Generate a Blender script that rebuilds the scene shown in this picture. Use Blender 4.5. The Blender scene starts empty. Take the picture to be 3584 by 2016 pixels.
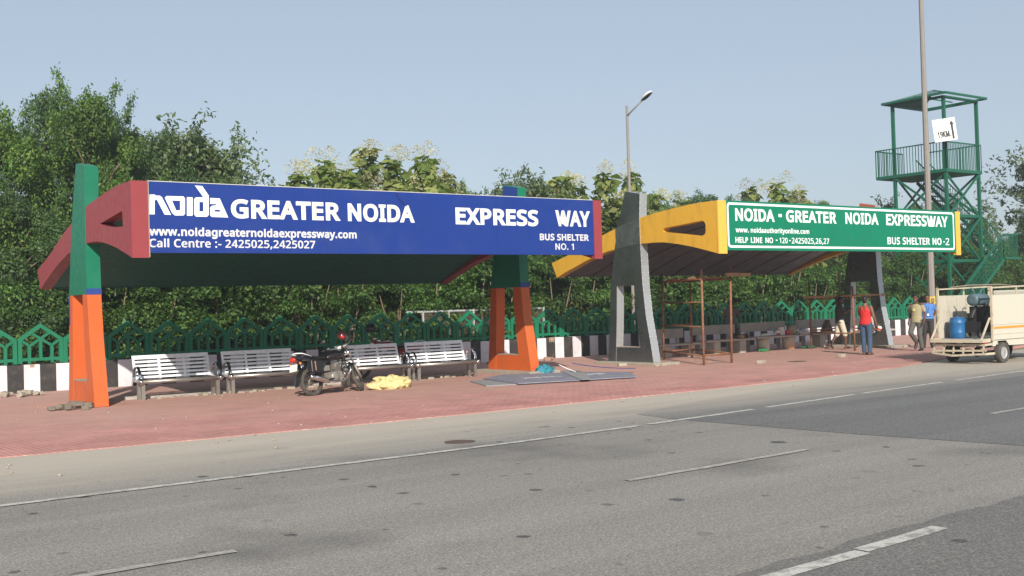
import bpy, math, random
import numpy as np
from mathutils import Vector, Matrix, geometry
from math import sin, cos, pi, radians

scene = bpy.context.scene
COL = scene.collection

# ------------------------------------------------------------------ camera
cam_d = bpy.data.cameras.new("camera")
cam = bpy.data.objects.new("camera", cam_d)
COL.objects.link(cam)
scene.camera = cam
cam_d.sensor_width = 36.0
cam_d.lens = 38.745
cam_d.clip_end = 3000
YAW, PITCH, ROLL = radians(36.182), radians(0.9916), radians(1.7152)
_fw = Vector((sin(YAW) * cos(PITCH), cos(YAW) * cos(PITCH), sin(PITCH)))
_rt = Vector((cos(YAW), -sin(YAW), 0))
_up = _rt.cross(_fw)
_r = _rt * cos(ROLL) - _up * sin(ROLL)
_u = _rt * sin(ROLL) + _up * cos(ROLL)
m = Matrix((_r, _u, -_fw)).transposed().to_4x4()
m.translation = Vector((0, 0, 1.7))
cam.matrix_world = m

# ------------------------------------------------------------------ world, sun, exposure
SUN_EL = radians(27.5)
SUN_AZ = (-0.49, -0.87)            # where the sun stands, seen from the ground
world = bpy.data.worlds.new("World")
scene.world = world
world.use_nodes = True
wn, wl = world.node_tree.nodes, world.node_tree.links
bg = wn["Background"]
sky = wn.new("ShaderNodeTexSky")
sky.sky_type = 'NISHITA'
sky.sun_disc = False
sky.sun_elevation = SUN_EL
sky.sun_rotation = math.atan2(SUN_AZ[0], SUN_AZ[1])
sky.altitude = 200
sky.air_density = 1.0
sky.dust_density = 1.4
sky.ozone_density = 1.6
hs = wn.new("ShaderNodeHueSaturation")
hs.inputs["Saturation"].default_value = 0.74
wl.new(sky.outputs[0], hs.inputs["Color"])
# a hazy monsoon sky: the clear sky is veiled by an even pale blue grey
vm = wn.new("ShaderNodeMix"); vm.data_type = 'RGBA'; vm.inputs[0].default_value = 0.62
wl.new(hs.outputs[0], vm.inputs[6]); vm.inputs[7].default_value = (2.75, 3.30, 3.95, 1)
wl.new(vm.outputs[2], bg.inputs[0])
bg.inputs[1].default_value = 0.09
sun_d = bpy.data.lights.new("sun", 'SUN')
sun_d.energy = 3.7
sun_d.angle = radians(0.6)
sun_d.color = (1.0, 0.93, 0.82)
sun = bpy.data.objects.new("sun", sun_d)
COL.objects.link(sun)
_n = math.hypot(*SUN_AZ)
sun.rotation_euler = Vector((-SUN_AZ[0] / _n * cos(SUN_EL), -SUN_AZ[1] / _n * cos(SUN_EL), -sin(SUN_EL))).to_track_quat('-Z', 'Y').to_euler()
scene.view_settings.view_transform = 'Standard'
scene.view_settings.look = 'None'
scene.view_settings.exposure = 0.75
scene.view_settings.gamma = 1.0

# ------------------------------------------------------------------ helpers: objects
def tag(o, label=None, cat=None, group=None, kind=None):
    if label: o['label'] = label
    if cat: o['category'] = cat
    if group: o['group'] = group
    if kind: o['kind'] = kind
    return o

def thing(name, label, cat, loc=(0, 0, 0), rotz=0.0, group=None):
    o = bpy.data.objects.new(name, None)
    o.empty_display_size = 0.2
    COL.objects.link(o)
    o.location = loc
    o.rotation_euler = (0, 0, rotz)
    return tag(o, label, cat, group)

def copy_tree(o, parent=None):
    c = o.copy()
    COL.objects.link(c)
    c.parent = parent
    for ch in [x for x in o.children]:
        copy_tree(ch, c)
    return c

class MB:
    """collects shapes and builds them as ONE mesh"""
    def __init__(self):
        self.v, self.f, self.mi, self.sm = [], [], [], []
    def add(self, vs, fs, mi=0, smooth=False):
        o = len(self.v)
        self.v += [tuple(x) for x in vs]
        for f in fs:
            self.f.append(tuple(i + o for i in f))
            self.mi.append(mi)
            self.sm.append(smooth)
        return self
    def box(self, c, s, mi=0, rz=0.0, M=None):
        vs = []
        for sx in (-.5, .5):
            for sy in (-.5, .5):
                for sz in (-.5, .5):
                    p = Vector((sx * s[0], sy * s[1], sz * s[2]))
                    if M is not None: p = M @ p
                    elif rz: p = Matrix.Rotation(rz, 3, 'Z') @ p
                    vs.append(p + Vector(c))
        return self.add(vs, [(0, 1, 3, 2), (4, 6, 7, 5), (0, 4, 5, 1), (2, 3, 7, 6), (0, 2, 6, 4), (1, 5, 7, 3)], mi)
    def box2(self, a, b, mi=0):
        return self.box([(p + q) / 2 for p, q in zip(a, b)], [abs(q - p) for p, q in zip(a, b)], mi)
    def bar(self, a, b, w, h=None, mi=0, up=(0, 0, 1)):
        a, b = Vector(a), Vector(b)
        h = w if h is None else h
        d = b - a
        L = d.length
        if L < 1e-6: return self
        d = d / L
        u = Vector(up)
        if abs(d.dot(u)) > .98: u = Vector((0, 1, 0)) if abs(d.y) < .9 else Vector((1, 0, 0))
        x = d.cross(u).normalized()
        z = x.cross(d).normalized()
        M = Matrix((x, d, z)).transposed()
        return self.box((a + b) / 2, (w, L, h), mi, M=M)
    def tube(self, pts, r, n=10, mi=0, closed=False, cap=True, smooth=True, sq=1.0):
        pts = [Vector(p) for p in pts]
        N = len(pts)
        rs = r if isinstance(r, (list, tuple)) else [r] * N
        rings = []
        prev = None
        for i, p in enumerate(pts):
            if closed: t = pts[(i + 1) % N] - pts[i - 1]
            elif i == 0: t = pts[1] - pts[0]
            elif i == N - 1: t = pts[-1] - pts[-2]
            else: t = (pts[i + 1] - p).normalized() + (p - pts[i - 1]).normalized()
            t = t.normalized()
            if prev is None:
                u = Vector((0, 0, 1)) if abs(t.z) < .9 else Vector((1, 0, 0))
                x = t.cross(u).normalized()
            else:
                x = (prev - t * prev.dot(t)).normalized()
            prev = x
            y = t.cross(x)
            rings.append([p + (x * cos(2 * pi * k / n) + y * sin(2 * pi * k / n) * sq) * rs[i] for k in range(n)])
        vs = [q for R in rings for q in R]
        fs = []
        for i in range(N if closed else N - 1):
            j = (i + 1) % N
            for k in range(n):
                k2 = (k + 1) % n
                fs.append((i * n + k, i * n + k2, j * n + k2, j * n + k))
        self.add(vs, fs, mi, smooth)
        if cap and not closed:
            o = len(self.v) - len(vs)
            self.f.append(tuple(o + k for k in reversed(range(n)))); self.mi.append(mi); self.sm.append(False)
            self.f.append(tuple(o + (N - 1) * n + k for k in range(n))); self.mi.append(mi); self.sm.append(False)
        return self
    def ell(self, c, r, mi=0, nu=14, nv=9, M=None, zmin=-1.0):
        vs, fs = [], []
        lo = math.acos(max(-1, min(1, zmin)))
        for i in range(nv + 1):
            th = lo * i / nv
            for k in range(nu):
                ph = 2 * pi * k / nu
                p = Vector((r[0] * sin(th) * cos(ph), r[1] * sin(th) * sin(ph), r[2] * cos(th)))
                if M is not None: p = M @ p
                vs.append(p + Vector(c))
        for i in range(nv):
            for k in range(nu):
                k2 = (k + 1) % nu
                fs.append((i * nu + k, (i + 1) * nu + k, (i + 1) * nu + k2, i * nu + k2))
        return self.add(vs, fs, mi, True)
    def lathe(self, prof, c=(0, 0, 0), n=20, mi=0, M=None, smooth=True):
        vs, fs = [], []
        for (r, z) in prof:
            for k in range(n):
                p = Vector((r * cos(2 * pi * k / n), r * sin(2 * pi * k / n), z))
                if M is not None: p = M @ p
                vs.append(p + Vector(c))
        for i in range(len(prof) - 1):
            for k in range(n):
                k2 = (k + 1) % n
                fs.append((i * n + k, i * n + k2, (i + 1) * n + k2, (i + 1) * n + k))
        return self.add(vs, fs, mi, smooth)
    def prism(self, loops, x0, x1, axis='X', mi=0, miside=None):
        """polygon(s) (outer, holes...) in the plane normal to axis, extruded from x0 to x1"""
        miside = mi if miside is None else miside
        def P(x, a, b):
            return (x, a, b) if axis == 'X' else ((a, x, b) if axis == 'Y' else (a, b, x))
        flat = [q for L in loops for q in L]
        tris = geometry.tessellate_polygon([[Vector((a, b, 0)) for a, b in L] for L in loops])
        n = len(flat)
        vs = [P(x0, a, b) for a, b in flat] + [P(x1, a, b) for a, b in flat]
        self.add(vs, [tuple(t) for t in tris] + [tuple(i + n for i in reversed(t)) for t in tris], mi)
        o = 0
        fs = []
        for L in loops:
            k = len(L)
            for i in range(k):
                j = (i + 1) % k
                fs.append((o + i, o + j, n + o + j, n + o + i))
            o += k
        base = len(self.v) - len(vs)
        for f in fs:
            self.f.append(tuple(base + i for i in f)); self.mi.append(miside); self.sm.append(False)
        return self
    def build(self, name, mats, parent=None, local=True, recalc=True, link=True):
        me = bpy.data.meshes.new(name)
        off = Vector((0, 0, 0))
        if parent is not None and not local:
            q = parent
            while q is not None:
                off += Vector(q.location); q = q.parent
        vs = self.v if off.length == 0 else [tuple(Vector(v) - off) for v in self.v]
        me.from_pydata(vs, [], self.f)
        for mt in (mats if isinstance(mats, (list, tuple)) else [mats]): me.materials.append(mt)
        me.polygons.foreach_set("material_index", self.mi)
        me.polygons.foreach_set("use_smooth", self.sm)
        if recalc:
            import bmesh
            b = bmesh.new(); b.from_mesh(me)
            bmesh.ops.recalc_face_normals(b, faces=b.faces)
            b.to_mesh(me); b.free()
        me.update()
        o = bpy.data.objects.new(name, me)
        if link: COL.objects.link(o)
        if parent is not None: o.parent = parent
        return o

def bevel(o, w=0.01, seg=2):
    md = o.modifiers.new("bevel", 'BEVEL')
    md.width = w; md.segments = seg; md.limit_method = 'ANGLE'; md.angle_limit = radians(40)
    return o

def grid_sheet(name, x0, x1, y0, y1, z, mat, nx=2, ny=2):
    vs, fs = [], []
    for j in range(ny + 1):
        for i in range(nx + 1):
            vs.append((x0 + (x1 - x0) * i / nx, y0 + (y1 - y0) * j / ny, z))
    for j in range(ny):
        for i in range(nx):
            a = j * (nx + 1) + i
            fs.append((a, a + 1, a + nx + 2, a + nx + 1))
    return MB().add(vs, fs).build(name, mat, recalc=False)

# ------------------------------------------------------------------ helpers: materials
def nodes(name):
    mt = bpy.data.materials.new(name)
    mt.use_nodes = True
    nt = mt.node_tree
    return mt, nt, nt.nodes, nt.links, nt.nodes["Principled BSDF"]

def mixc(nt, fac, a, b, mode='MIX'):
    n = nt.nodes.new("ShaderNodeMix"); n.data_type = 'RGBA'; n.blend_type = mode
    for sock, val in ((n.inputs[0], fac), (n.inputs[6], a), (n.inputs[7], b)):
        if hasattr(val, 'is_linked'): nt.links.new(val, sock)
        else: sock.default_value = val if not isinstance(val, tuple) else (*val, 1)[:4]
    return n.outputs[2]

def mth(nt, op, a, b=0.0, clamp=False):
    n = nt.nodes.new("ShaderNodeMath"); n.operation = op; n.use_clamp = clamp
    for s, v in ((n.inputs[0], a), (n.inputs[1], b)):
        if hasattr(v, 'is_linked'): nt.links.new(v, s)
        else: s.default_value = v
    return n.outputs[0]

def maprange(nt, v, a, b, c=0.0, d=1.0):
    n = nt.nodes.new("ShaderNodeMapRange"); n.clamp = True
    nt.links.new(v, n.inputs[0])
    for k, x in zip((1, 2, 3, 4), (a, b, c, d)): n.inputs[k].default_value = x
    return n.outputs[0]

def coords(nt, scale=(1, 1, 1), rot=(0, 0, 0), world_space=False):
    if world_space:
        g = nt.nodes.new("ShaderNodeNewGeometry"); out = g.outputs["Position"]
    else:
        t = nt.nodes.new("ShaderNodeTexCoord"); out = t.outputs["Object"]
    mp = nt.nodes.new("ShaderNodeMapping")
    mp.inputs["Scale"].default_value = scale; mp.inputs["Rotation"].default_value = rot
    nt.links.new(out, mp.inputs[0])
    return mp.outputs[0]

def noise(nt, vec, scale, detail=4, rough=.55, dist=0.0):
    n = nt.nodes.new("ShaderNodeTexNoise")
    n.inputs["Scale"].default_value = scale; n.inputs["Detail"].default_value = detail
    n.inputs["Roughness"].default_value = rough; n.inputs["Distortion"].default_value = dist
    nt.links.new(vec, n.inputs["Vector"])
    return n.outputs["Fac"]

def bumpn(nt, h, strength=.3, dist=.02):
    b = nt.nodes.new("ShaderNodeBump"); b.inputs["Strength"].default_value = strength; b.inputs["Distance"].default_value = dist
    nt.links.new(h, b.inputs["Height"])
    return b.outputs[0]

def M(name, col, rough=.6, metal=0.0, var=.18, scale=3.0, dirt=None, dirt_amt=.35, dscale=2.0, bump=0.0, bscale=40, spec=.4, coat=0.0, streak=False):
    mt, nt, N, L, bs = nodes(name)
    v = coords(nt)
    n1 = noise(nt, v, scale, 5, .6)
    a = tuple(min(1, c * (1 - var)) for c in col); b = tuple(min(1, c * (1 + var)) for c in col)
    c = mixc(nt, n1, a, b)
    if dirt:
        vv = coords(nt, (1, 1, .25)) if streak else v
        d = maprange(nt, noise(nt, vv, dscale, 6, .68), .5, .72, 0, dirt_amt)
        c = mixc(nt, d, c, dirt)
    L.new(c, bs.inputs["Base Color"])
    bs.inputs["Metallic"].default_value = metal
    bs.inputs["Specular IOR Level"].default_value = spec
    r = maprange(nt, noise(nt, v, scale * 2.3, 4), .3, .7, max(.02, rough - .1), min(1, rough + .1))
    L.new(r, bs.inputs["Roughness"])
    if coat:
        bs.inputs["Coat Weight"].default_value = coat; bs.inputs["Coat Roughness"].default_value = .08
    if bump:
        L.new(bumpn(nt, noise(nt, v, bscale, 4), bump, .01), bs.inputs["Normal"])
    return mt

def leaf_mat(name, c1, c2, c3, trans=.35, rough=.5, big=.5):
    mt, nt, N, L, bs = nodes(name)
    g = N.new("ShaderNodeNewGeometry")
    cr = N.new("ShaderNodeValToRGB")
    e = cr.color_ramp.elements
    e[0].position = 0; e[0].color = (*c1, 1)
    e[1].position = 1; e[1].color = (*c3, 1)
    k = e.new(.55); k.color = (*c2, 1)
    L.new(g.outputs["Random Per Island"], cr.inputs[0])
    oi = N.new("ShaderNodeObjectInfo")
    pn = noise(nt, coords(nt, world_space=True), big, 2)
    f = mth(nt, 'ADD', maprange(nt, pn, .3, .7, .68, 1.2), maprange(nt, oi.outputs["Random"], 0, 1, -.1, .16))
    col = mixc(nt, 1.0, cr.outputs[0], f, 'MULTIPLY')
    L.new(col, bs.inputs["Base Color"])
    bs.inputs["Roughness"].default_value = rough
    bs.inputs["Specular IOR Level"].default_value = .35
    tr = N.new("ShaderNodeBsdfTranslucent")
    L.new(mixc(nt, 1.0, col, (1.3, 1.5, .55), 'MULTIPLY'), tr.inputs[0])
    ms = N.new("ShaderNodeMixShader"); ms.inputs[0].default_value = trans
    L.new(bs.outputs[0], ms.inputs[1]); L.new(tr.outputs[0], ms.inputs[2])
    L.new(ms.outputs[0], N["Material Output"].inputs[0])
    return mt

# --- ground materials
def mat_asphalt(name, base, warm, dusty=True, spots=True, seed=0.0, rough=.85, light=(.47, .415, .345)):
    mt, nt, N, L, bs = nodes(name)
    P = coords(nt, world_space=True)
    c = mixc(nt, noise(nt, P, .35, 4, .6), base, warm)
    # exposed stones
    st = maprange(nt, noise(nt, P, 52, 3, .6), .40, .70, .66, 1.38)
    c = mixc(nt, 1.0, c, st, 'MULTIPLY')
    st2 = maprange(nt, noise(nt, P, 16, 3, .6), .3, .7, .86, 1.14)
    c = mixc(nt, 1.0, c, st2, 'MULTIPLY')
    # wheel tracks running along the road
    tr = noise(nt, coords(nt, (.05, 1.0, 1), world_space=True), 1.1, 4, .55)
    c = mixc(nt, 1.0, c, maprange(nt, tr, .3, .7, .86, 1.13), 'MULTIPLY')
    if spots:
        for sc, thr, sd in ((1.35, .11, 0.0), (3.1, .15, 3.1), (2.0, .10, 7.7)):
            vo = N.new("ShaderNodeTexVoronoi"); vo.inputs["Scale"].default_value = sc
            mp = N.new("ShaderNodeMapping"); mp.inputs["Location"].default_value = (sd + seed, sd * 2, 0)
            L.new(P, mp.inputs[0])
            wob = N.new("ShaderNodeTexNoise"); wob.inputs["Scale"].default_value = 5; L.new(P, wob.inputs["Vector"])
            ad = N.new("ShaderNodeVectorMath"); ad.operation = 'MULTIPLY_ADD'
            L.new(wob.outputs["Color"], ad.inputs[0]); ad.inputs[1].default_value = (.12, .12, 0); L.new(mp.outputs[0], ad.inputs[2])
            L.new(ad.outputs[0], vo.inputs["Vector"])
            sp = N.new("ShaderNodeSeparateColor"); L.new(vo.outputs["Color"], sp.inputs[0])
            r = mth(nt, 'MULTIPLY', mth(nt, 'POWER', sp.outputs[0], 2.2), thr * 1.5)
            k = mth(nt, 'SUBTRACT', r, vo.outputs["Distance"])
            c = mixc(nt, mth(nt, 'MULTIPLY', maprange(nt, k, -.014, .02, 0, .9), maprange(nt, sp.outputs[1], .1, .8, .25, .95)), c, (.05, .05, .053))
        big = maprange(nt, noise(nt, P, .42, 3, .5), .56, .72, 0, .5)
        c = mixc(nt, big, c, (.07, .068, .066))
    if dusty:
        sx = N.new("ShaderNodeSeparateXYZ"); L.new(P, sx.inputs[0])
        wob = mth(nt, 'MULTIPLY', mth(nt, 'SUBTRACT', noise(nt, coords(nt, (.12, 1, 1), world_space=True), 1.3, 5, .62), .5), 3.0)
        y = mth(nt, 'ADD', sx.outputs[1], wob)
        y = mth(nt, 'SUBTRACT', y, mth(nt, 'MULTIPLY', sx.outputs[0], .02))
        d = maprange(nt, y, 11.2, 13.6, 0, .92)
        c = mixc(nt, d, c, mixc(nt, noise(nt, coords(nt, (.25, 1, 1), world_space=True), 2.6, 5, .6), tuple(x * .82 for x in light), light))
    L.new(c, bs.inputs["Base Color"])
    bs.inputs["Roughness"].default_value = rough
    bs.inputs["Specular IOR Level"].default_value = .25
    L.new(bumpn(nt, noise(nt, P, 55, 3, .6), .5, .012), bs.inputs["Normal"])
    return mt

def mat_paving():
    mt, nt, N, L, bs = nodes("red_paving")
    P = coords(nt, world_space=True)
    Pb = coords(nt, (1, 1, 1), (0, 0, radians(88)), world_space=True)
    br = N.new("ShaderNodeTexBrick")
    br.inputs["Scale"].default_value = 4.6
    br.inputs["Mortar Size"].default_value = .035
    br.inputs["Mortar Smooth"].default_value = .5
    br.inputs["Brick Width"].default_value = .95; br.inputs["Row Height"].default_value = .42
    br.inputs["Color1"].default_value = (.44, .178, .158, 1); br.inputs["Color2"].default_value = (.375, .150, .135, 1)
    br.inputs["Mortar"].default_value = (.54, .35, .30, 1)
    L.new(Pb, br.inputs["Vector"])
    b2 = N.new("ShaderNodeTexBrick"); b2.inputs["Scale"].default_value = .62
    b2.inputs["Color1"].default_value = (.88, .90, .92, 1); b2.inputs["Color2"].default_value = (1.12, 1.14, 1.16, 1); b2.inputs["Mortar"].default_value = (1, 1, 1, 1)
    b2.inputs["Mortar Size"].default_value = 0.0
    L.new(coords(nt, (1, 1, 1), (0, 0, radians(0)), world_space=True), b2.inputs["Vector"])
    c = mixc(nt, .75, br.outputs["Color"], mixc(nt, 1.0, br.outputs["Color"], b2.outputs["Color"], 'MULTIPLY'))
    c = mixc(nt, 1.0, c, maprange(nt, noise(nt, P, 1.1, 5, .65), .3, .7, .8, 1.2), 'MULTIPLY')
    sx = N.new("ShaderNodeSeparateXYZ"); L.new(P, sx.inputs[0])
    n = noise(nt, coords(nt, (.55, 1, 1), world_space=True), .75, 6, .66)
    n2 = noise(nt, P, 5.0, 5, .6)
    d = mth(nt, 'ADD', maprange(nt, sx.outputs[1], 15.6, 20.5, .14, .72), mth(nt, 'MULTIPLY', mth(nt, 'SUBTRACT', n, .5), 1.05))
    d = mth(nt, 'ADD', d, mth(nt, 'MULTIPLY', mth(nt, 'SUBTRACT', n2, .5), .35))
    # sand swept against the road edge
    ed = maprange(nt, mth(nt, 'ADD', sx.outputs[1], mth(nt, 'MULTIPLY', n, -.9)), 14.25, 14.75, .45, 0)
    d = mth(nt, 'MAXIMUM', d, ed)
    d = mth(nt, 'MINIMUM', mth(nt, 'MAXIMUM', d, .05), .80)
    c = mixc(nt, d, c, mixc(nt, n2, (.44, .265, .22), (.52, .345, .285)))
    L.new(c, bs.inputs["Base Color"])
    bs.inputs["Roughness"].default_value = .9; bs.inputs["Specular IOR Level"].default_value = .2
    inv = mth(nt, 'SUBTRACT', mth(nt, 'MULTIPLY', noise(nt, P, 30, 4), .6), br.outputs["Fac"])
    L.new(bumpn(nt, inv, .35, .008), bs.inputs["Normal"])
    return mt

def mat_line(name, amt=.25, sc=7.0):
    mt, nt, N, L, bs = nodes(name)
    P = coords(nt, world_space=True)
    n = maprange(nt, noise(nt, P, sc, 6, .72), .5 - amt * .25, .62, 1, 0)
    n = mth(nt, 'MULTIPLY', n, 1.0)
    c = mixc(nt, n, (.27, .25, .225), (.50, .485, .445))
    c = mixc(nt, 1.0, c, maprange(nt, noise(nt, P, 60, 2), .35, .65, .82, 1.1), 'MULTIPLY')
    L.new(c, bs.inputs["Base Color"]); bs.inputs["Roughness"].default_value = .8
    return mt

def mat_dirt():
    mt, nt, N, L, bs = nodes("dry_earth")
    P = coords(nt, world_space=True)
    c = mixc(nt, noise(nt, P, .8, 6, .65), (.16, .12, .075), (.27, .21, .14))
    c = mixc(nt, maprange(nt, noise(nt, P, .25, 4), .5, .62), c, (.07, .10, .03))
    L.new(c, bs.inputs["Base Color"]); bs.inputs["Roughness"].default_value = .95
    L.new(bumpn(nt, noise(nt, P, 12, 5), .6, .05), bs.inputs["Normal"])
    return mt

m_road = mat_asphalt("old_asphalt", (.236, .222, .204), (.296, .277, .248), light=(.49, .435, .36))
m_newroad = mat_asphalt("new_asphalt", (.150, .149, .150), (.185, .180, .174), dusty=True, spots=False, light=(.45, .40, .335))
m_neardark = mat_asphalt("dark_asphalt", (.160, .155, .150), (.205, .193, .178), dusty=False, spots=True, seed=5.3)
m_pave = mat_paving()
m_line = mat_line("worn_white_paint", .15)
m_dash = mat_line("very_worn_white_paint", 1.0, 9.0)
m_dirt = mat_dirt()

# --- object materials
m_red = M("red_painted_sheet", (.255, .042, .050), .5, var=.08, dirt=(.24, .085, .075), dirt_amt=.4, streak=True)
m_yel = M("yellow_painted_sheet", (.62, .345, .035), .5, var=.10, dirt=(.30, .17, .03), dirt_amt=.55, dscale=2.6, streak=True)
m_yel2 = M("yellow_clean_trim", (.72, .42, .07), .5, var=.06)
m_orange = M("orange_painted_sheet", (.56, .108, .022), .5, var=.12, dirt=(.36, .12, .05), dirt_amt=.5, streak=True)
m_green = M("green_painted_sheet", (.004, .155, .085), .45, var=.10, dirt=(.03, .17, .10), dirt_amt=.3)
m_dkgreen = M("dark_green_ceiling", (.012, .10, .07), .6, var=.2, dirt=(.06, .09, .06), dirt_amt=.4)
m_bluetrim = M("blue_trim_paint", (.02, .05, .24), .5, var=.1)
m_blue = M("blue_sign_sheet", (.010, .036, .21), .5, spec=.25, var=.10, scale=1.3, dirt=(.04, .065, .20), dirt_amt=.4, dscale=1.2)
m_gsign = M("green_sign_sheet", (.001, .178, .098), .5, var=.07, scale=.9, spec=.25, dirt=(.012, .13, .085), dirt_amt=.5, dscale=.8)
m_lett = M("pale_grey_vinyl", (.54, .54, .535), .5, var=.04)
m_lettw = M("white_vinyl", (.82, .84, .86), .5, var=.03)
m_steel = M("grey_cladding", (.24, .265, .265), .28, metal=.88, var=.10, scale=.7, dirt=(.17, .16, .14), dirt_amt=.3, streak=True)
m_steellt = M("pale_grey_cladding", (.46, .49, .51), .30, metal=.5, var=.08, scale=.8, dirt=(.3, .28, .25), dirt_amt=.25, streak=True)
m_steelmid = M("mid_grey_cladding", (.37, .395, .395), .30, metal=.88, var=.15, scale=1.5)
m_soffit = M("grey_soffit_panels", (.13, .125, .13), .45, metal=.25, var=.3, scale=1.1, dirt=(.06, .06, .06), dirt_amt=.6)
m_seam = M("black_seam", (.02, .02, .022), .7, var=.1)
m_conc = M("weathered_concrete", (.33, .29, .235), .9, var=.25, scale=5, bump=.5, bscale=30, dirt=(.16, .13, .10), dirt_amt=.5)
m_concgrey = M("grey_cement", (.40, .375, .345), .85, var=.25, scale=4, bump=.3, dirt=(.12, .11, .10), dirt_amt=.5)
m_fence = M("green_painted_concrete", (.007, .155, .078), .5, var=.25, scale=4, dirt=(.02, .09, .05), dirt_amt=.5, bump=.2)
m_wwhite = M("white_wall_paint", (.66, .62, .66), .8, var=.08, scale=3, dirt=(.34, .29, .26), dirt_amt=.5, dscale=1.8, bump=.3)
m_wblack = M("black_wall_paint", (.035, .033, .033), .7, var=.35, scale=4, dirt=(.17, .13, .10), dirt_amt=.55, dscale=3.5, bump=.3)
m_alu = M("pale_metal_sky_sheen", (.82, .84, .89), .3, metal=.1, var=.05, coat=.2)  # sky reflection on the bench metal put into the pale base colour
m_chrome = M("chrome", (.62, .62, .63), .14, metal=1.0, var=.08)
m_dullsteel = M("dull_steel", (.36, .34, .31), .42, metal=.75, var=.2, dirt=(.25, .2, .15), dirt_amt=.4)
m_rust = M("rusty_steel", (.21, .088, .042), .8, var=.35, scale=9, dirt=(.42, .33, .25), dirt_amt=.55, dscale=11)
m_wood = M("rough_timber", (.38, .21, .11), .85, var=.25, scale=6, dirt=(.2, .11, .06), dirt_amt=.5, bump=.3)
m_pole = M("grey_galvanised_pole", (.245, .225, .205), .6, metal=.15, var=.12, scale=2, dirt=(.16, .13, .11), dirt_amt=.4)
m_tower = M("tower_green_paint", (.005, .095, .052), .45, var=.18, dirt=(.03, .11, .08), dirt_amt=.35)
m_towerroof = M("tower_roof_sheet", (.085, .15, .16), .5, var=.15)
m_black = M("black_plastic", (.012, .012, .013), .42, var=.2, spec=.5)
m_rubber = M("dusty_rubber", (.06, .055, .048), .85, var=.3, dirt=(.22, .19, .14), dirt_amt=.6, dscale=9)
m_tank = M("black_gloss_paint", (.008, .007, .010), .22, var=.2, coat=.6)
m_redgloss = M("red_gloss_paint", (.33, .012, .012), .25, var=.1, coat=.5)
m_redlamp = M("red_lens", (.55, .03, .015), .2, var=.1, coat=.4)
m_amber = M("amber_lens", (.75, .22, .03), .25, var=.1)
m_engine = M("grey_engine_alloy", (.29, .27, .24), .5, metal=.5, var=.3, scale=14, dirt=(.16, .12, .08), dirt_amt=.5)
m_plate = M("white_number_plate", (.70, .68, .66), .5, var=.05)
m_sack = M("yellow_woven_sack", (.60, .50, .24), .8, var=.14, scale=9, bump=.6, bscale=14)
m_cyan = M("turquoise_plastic_sheet", (.03, .20, .26), .35, var=.3, scale=7)
m_boardblue = M("faded_blue_board", (.20, .20, .255), .7, var=.25, dirt=(.34, .325, .32), dirt_amt=.85, dscale=3.2)
m_boardgrey = M("grey_dusty_board", (.27, .27, .275), .7, var=.2, dirt=(.16, .17, .22), dirt_amt=.5)
m_cream = M("cream_truck_paint", (.54, .515, .435), .4, var=.03, dirt=(.52, .45, .33), dirt_amt=.18, dscale=1.7, streak=True, coat=.15)
m_creamrust = M("cream_paint_rusting", (.50, .44, .33), .55, var=.12, scale=6, dirt=(.22, .11, .05), dirt_amt=.7, dscale=8)
m_ostripe = M("orange_stripe_paint", (.72, .27, .03), .45, var=.08)
m_bed = M("scraped_bed_steel", (.40, .40, .42), .5, metal=.3, var=.2, dirt=(.15, .13, .12), dirt_amt=.5)
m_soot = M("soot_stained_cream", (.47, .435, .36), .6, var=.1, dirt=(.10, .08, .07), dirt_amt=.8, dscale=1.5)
m_drum = M("blue_plastic_drum", (.013, .105, .26), .4, var=.22, scale=6, dirt=(.12, .2, .3), dirt_amt=.35)
m_mach = M("grey_blue_machine_paint", (.075, .125, .145), .5, var=.25, scale=8)
m_machdk = M("oily_black_machine", (.018, .017, .017), .5, var=.4, scale=9, dirt=(.07, .05, .04), dirt_amt=.5)
m_hub = M("silver_wheel", (.55, .55, .54), .4, metal=.6, var=.15)
m_tarp = M("brown_tarpaulin", (.24, .19, .15), .85, var=.25, scale=5, bump=.5, bscale=9)
m_cwhite = M("white_mesh_frame", (.36, .38, .38), .6, var=.1)
m_wire = M("rusty_wire", (.22, .17, .13), .7, var=.2)
m_bark = M("grey_brown_bark", (.17, .125, .085), .9, var=.35, scale=8, bump=.6, bscale=18)
m_whitebd = M("white_board_print", (.80, .80, .79), .5, var=.03)
m_inkblack = M("black_print", (.015, .015, .018), .5, var=.05)
m_inkgrey = M("grey_print", (.30, .31, .33), .5, var=.05)
m_lampwhite = M("white_lamp_housing", (.72, .72, .68), .4, var=.05)
m_lampdark = M("dark_lamp_glass", (.05, .055, .06), .2, var=.1)

lm_broad = leaf_mat("broad_leaves", (.058, .125, .028), (.105, .195, .042), (.205, .285, .062), .42)
lm_dark = leaf_mat("dark_leaves", (.055, .110, .040), (.088, .165, .056), (.15, .225, .078), .40)
lm_loose = leaf_mat("loose_leaves", (.070, .110, .048), (.115, .160, .070), (.20, .235, .12), .35)
lm_teak = leaf_mat("teak_leaves", (.090, .140, .036), (.160, .215, .056), (.31, .33, .105), .40)
lm_bush = leaf_mat("bush_leaves", (.042, .098, .028), (.080, .162, .042), (.165, .255, .066), .42, big=.6)
lm_flower = leaf_mat("pale_flowers", (.50, .44, .27), (.58, .52, .34), (.64, .59, .42), .4)
lm_under = leaf_mat("undergrowth_leaves", (.035, .065, .016), (.070, .115, .025), (.17, .19, .05), .3)

# ================================================================== SETTING
tag(grid_sheet("ground", -900, 1500, -600, 1800, -0.05, m_dirt), kind='structure')
tag(grid_sheet("road", -60, 140, -14, 15.6, 0.0, m_road), kind='structure')

def sheet(name, pts, z, mat):
    vs = [(x, y, z) for x, y in pts]
    return tag(MB().add(vs, [tuple(range(len(vs)))]).build(name, mat, recalc=False), kind='structure')

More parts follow.
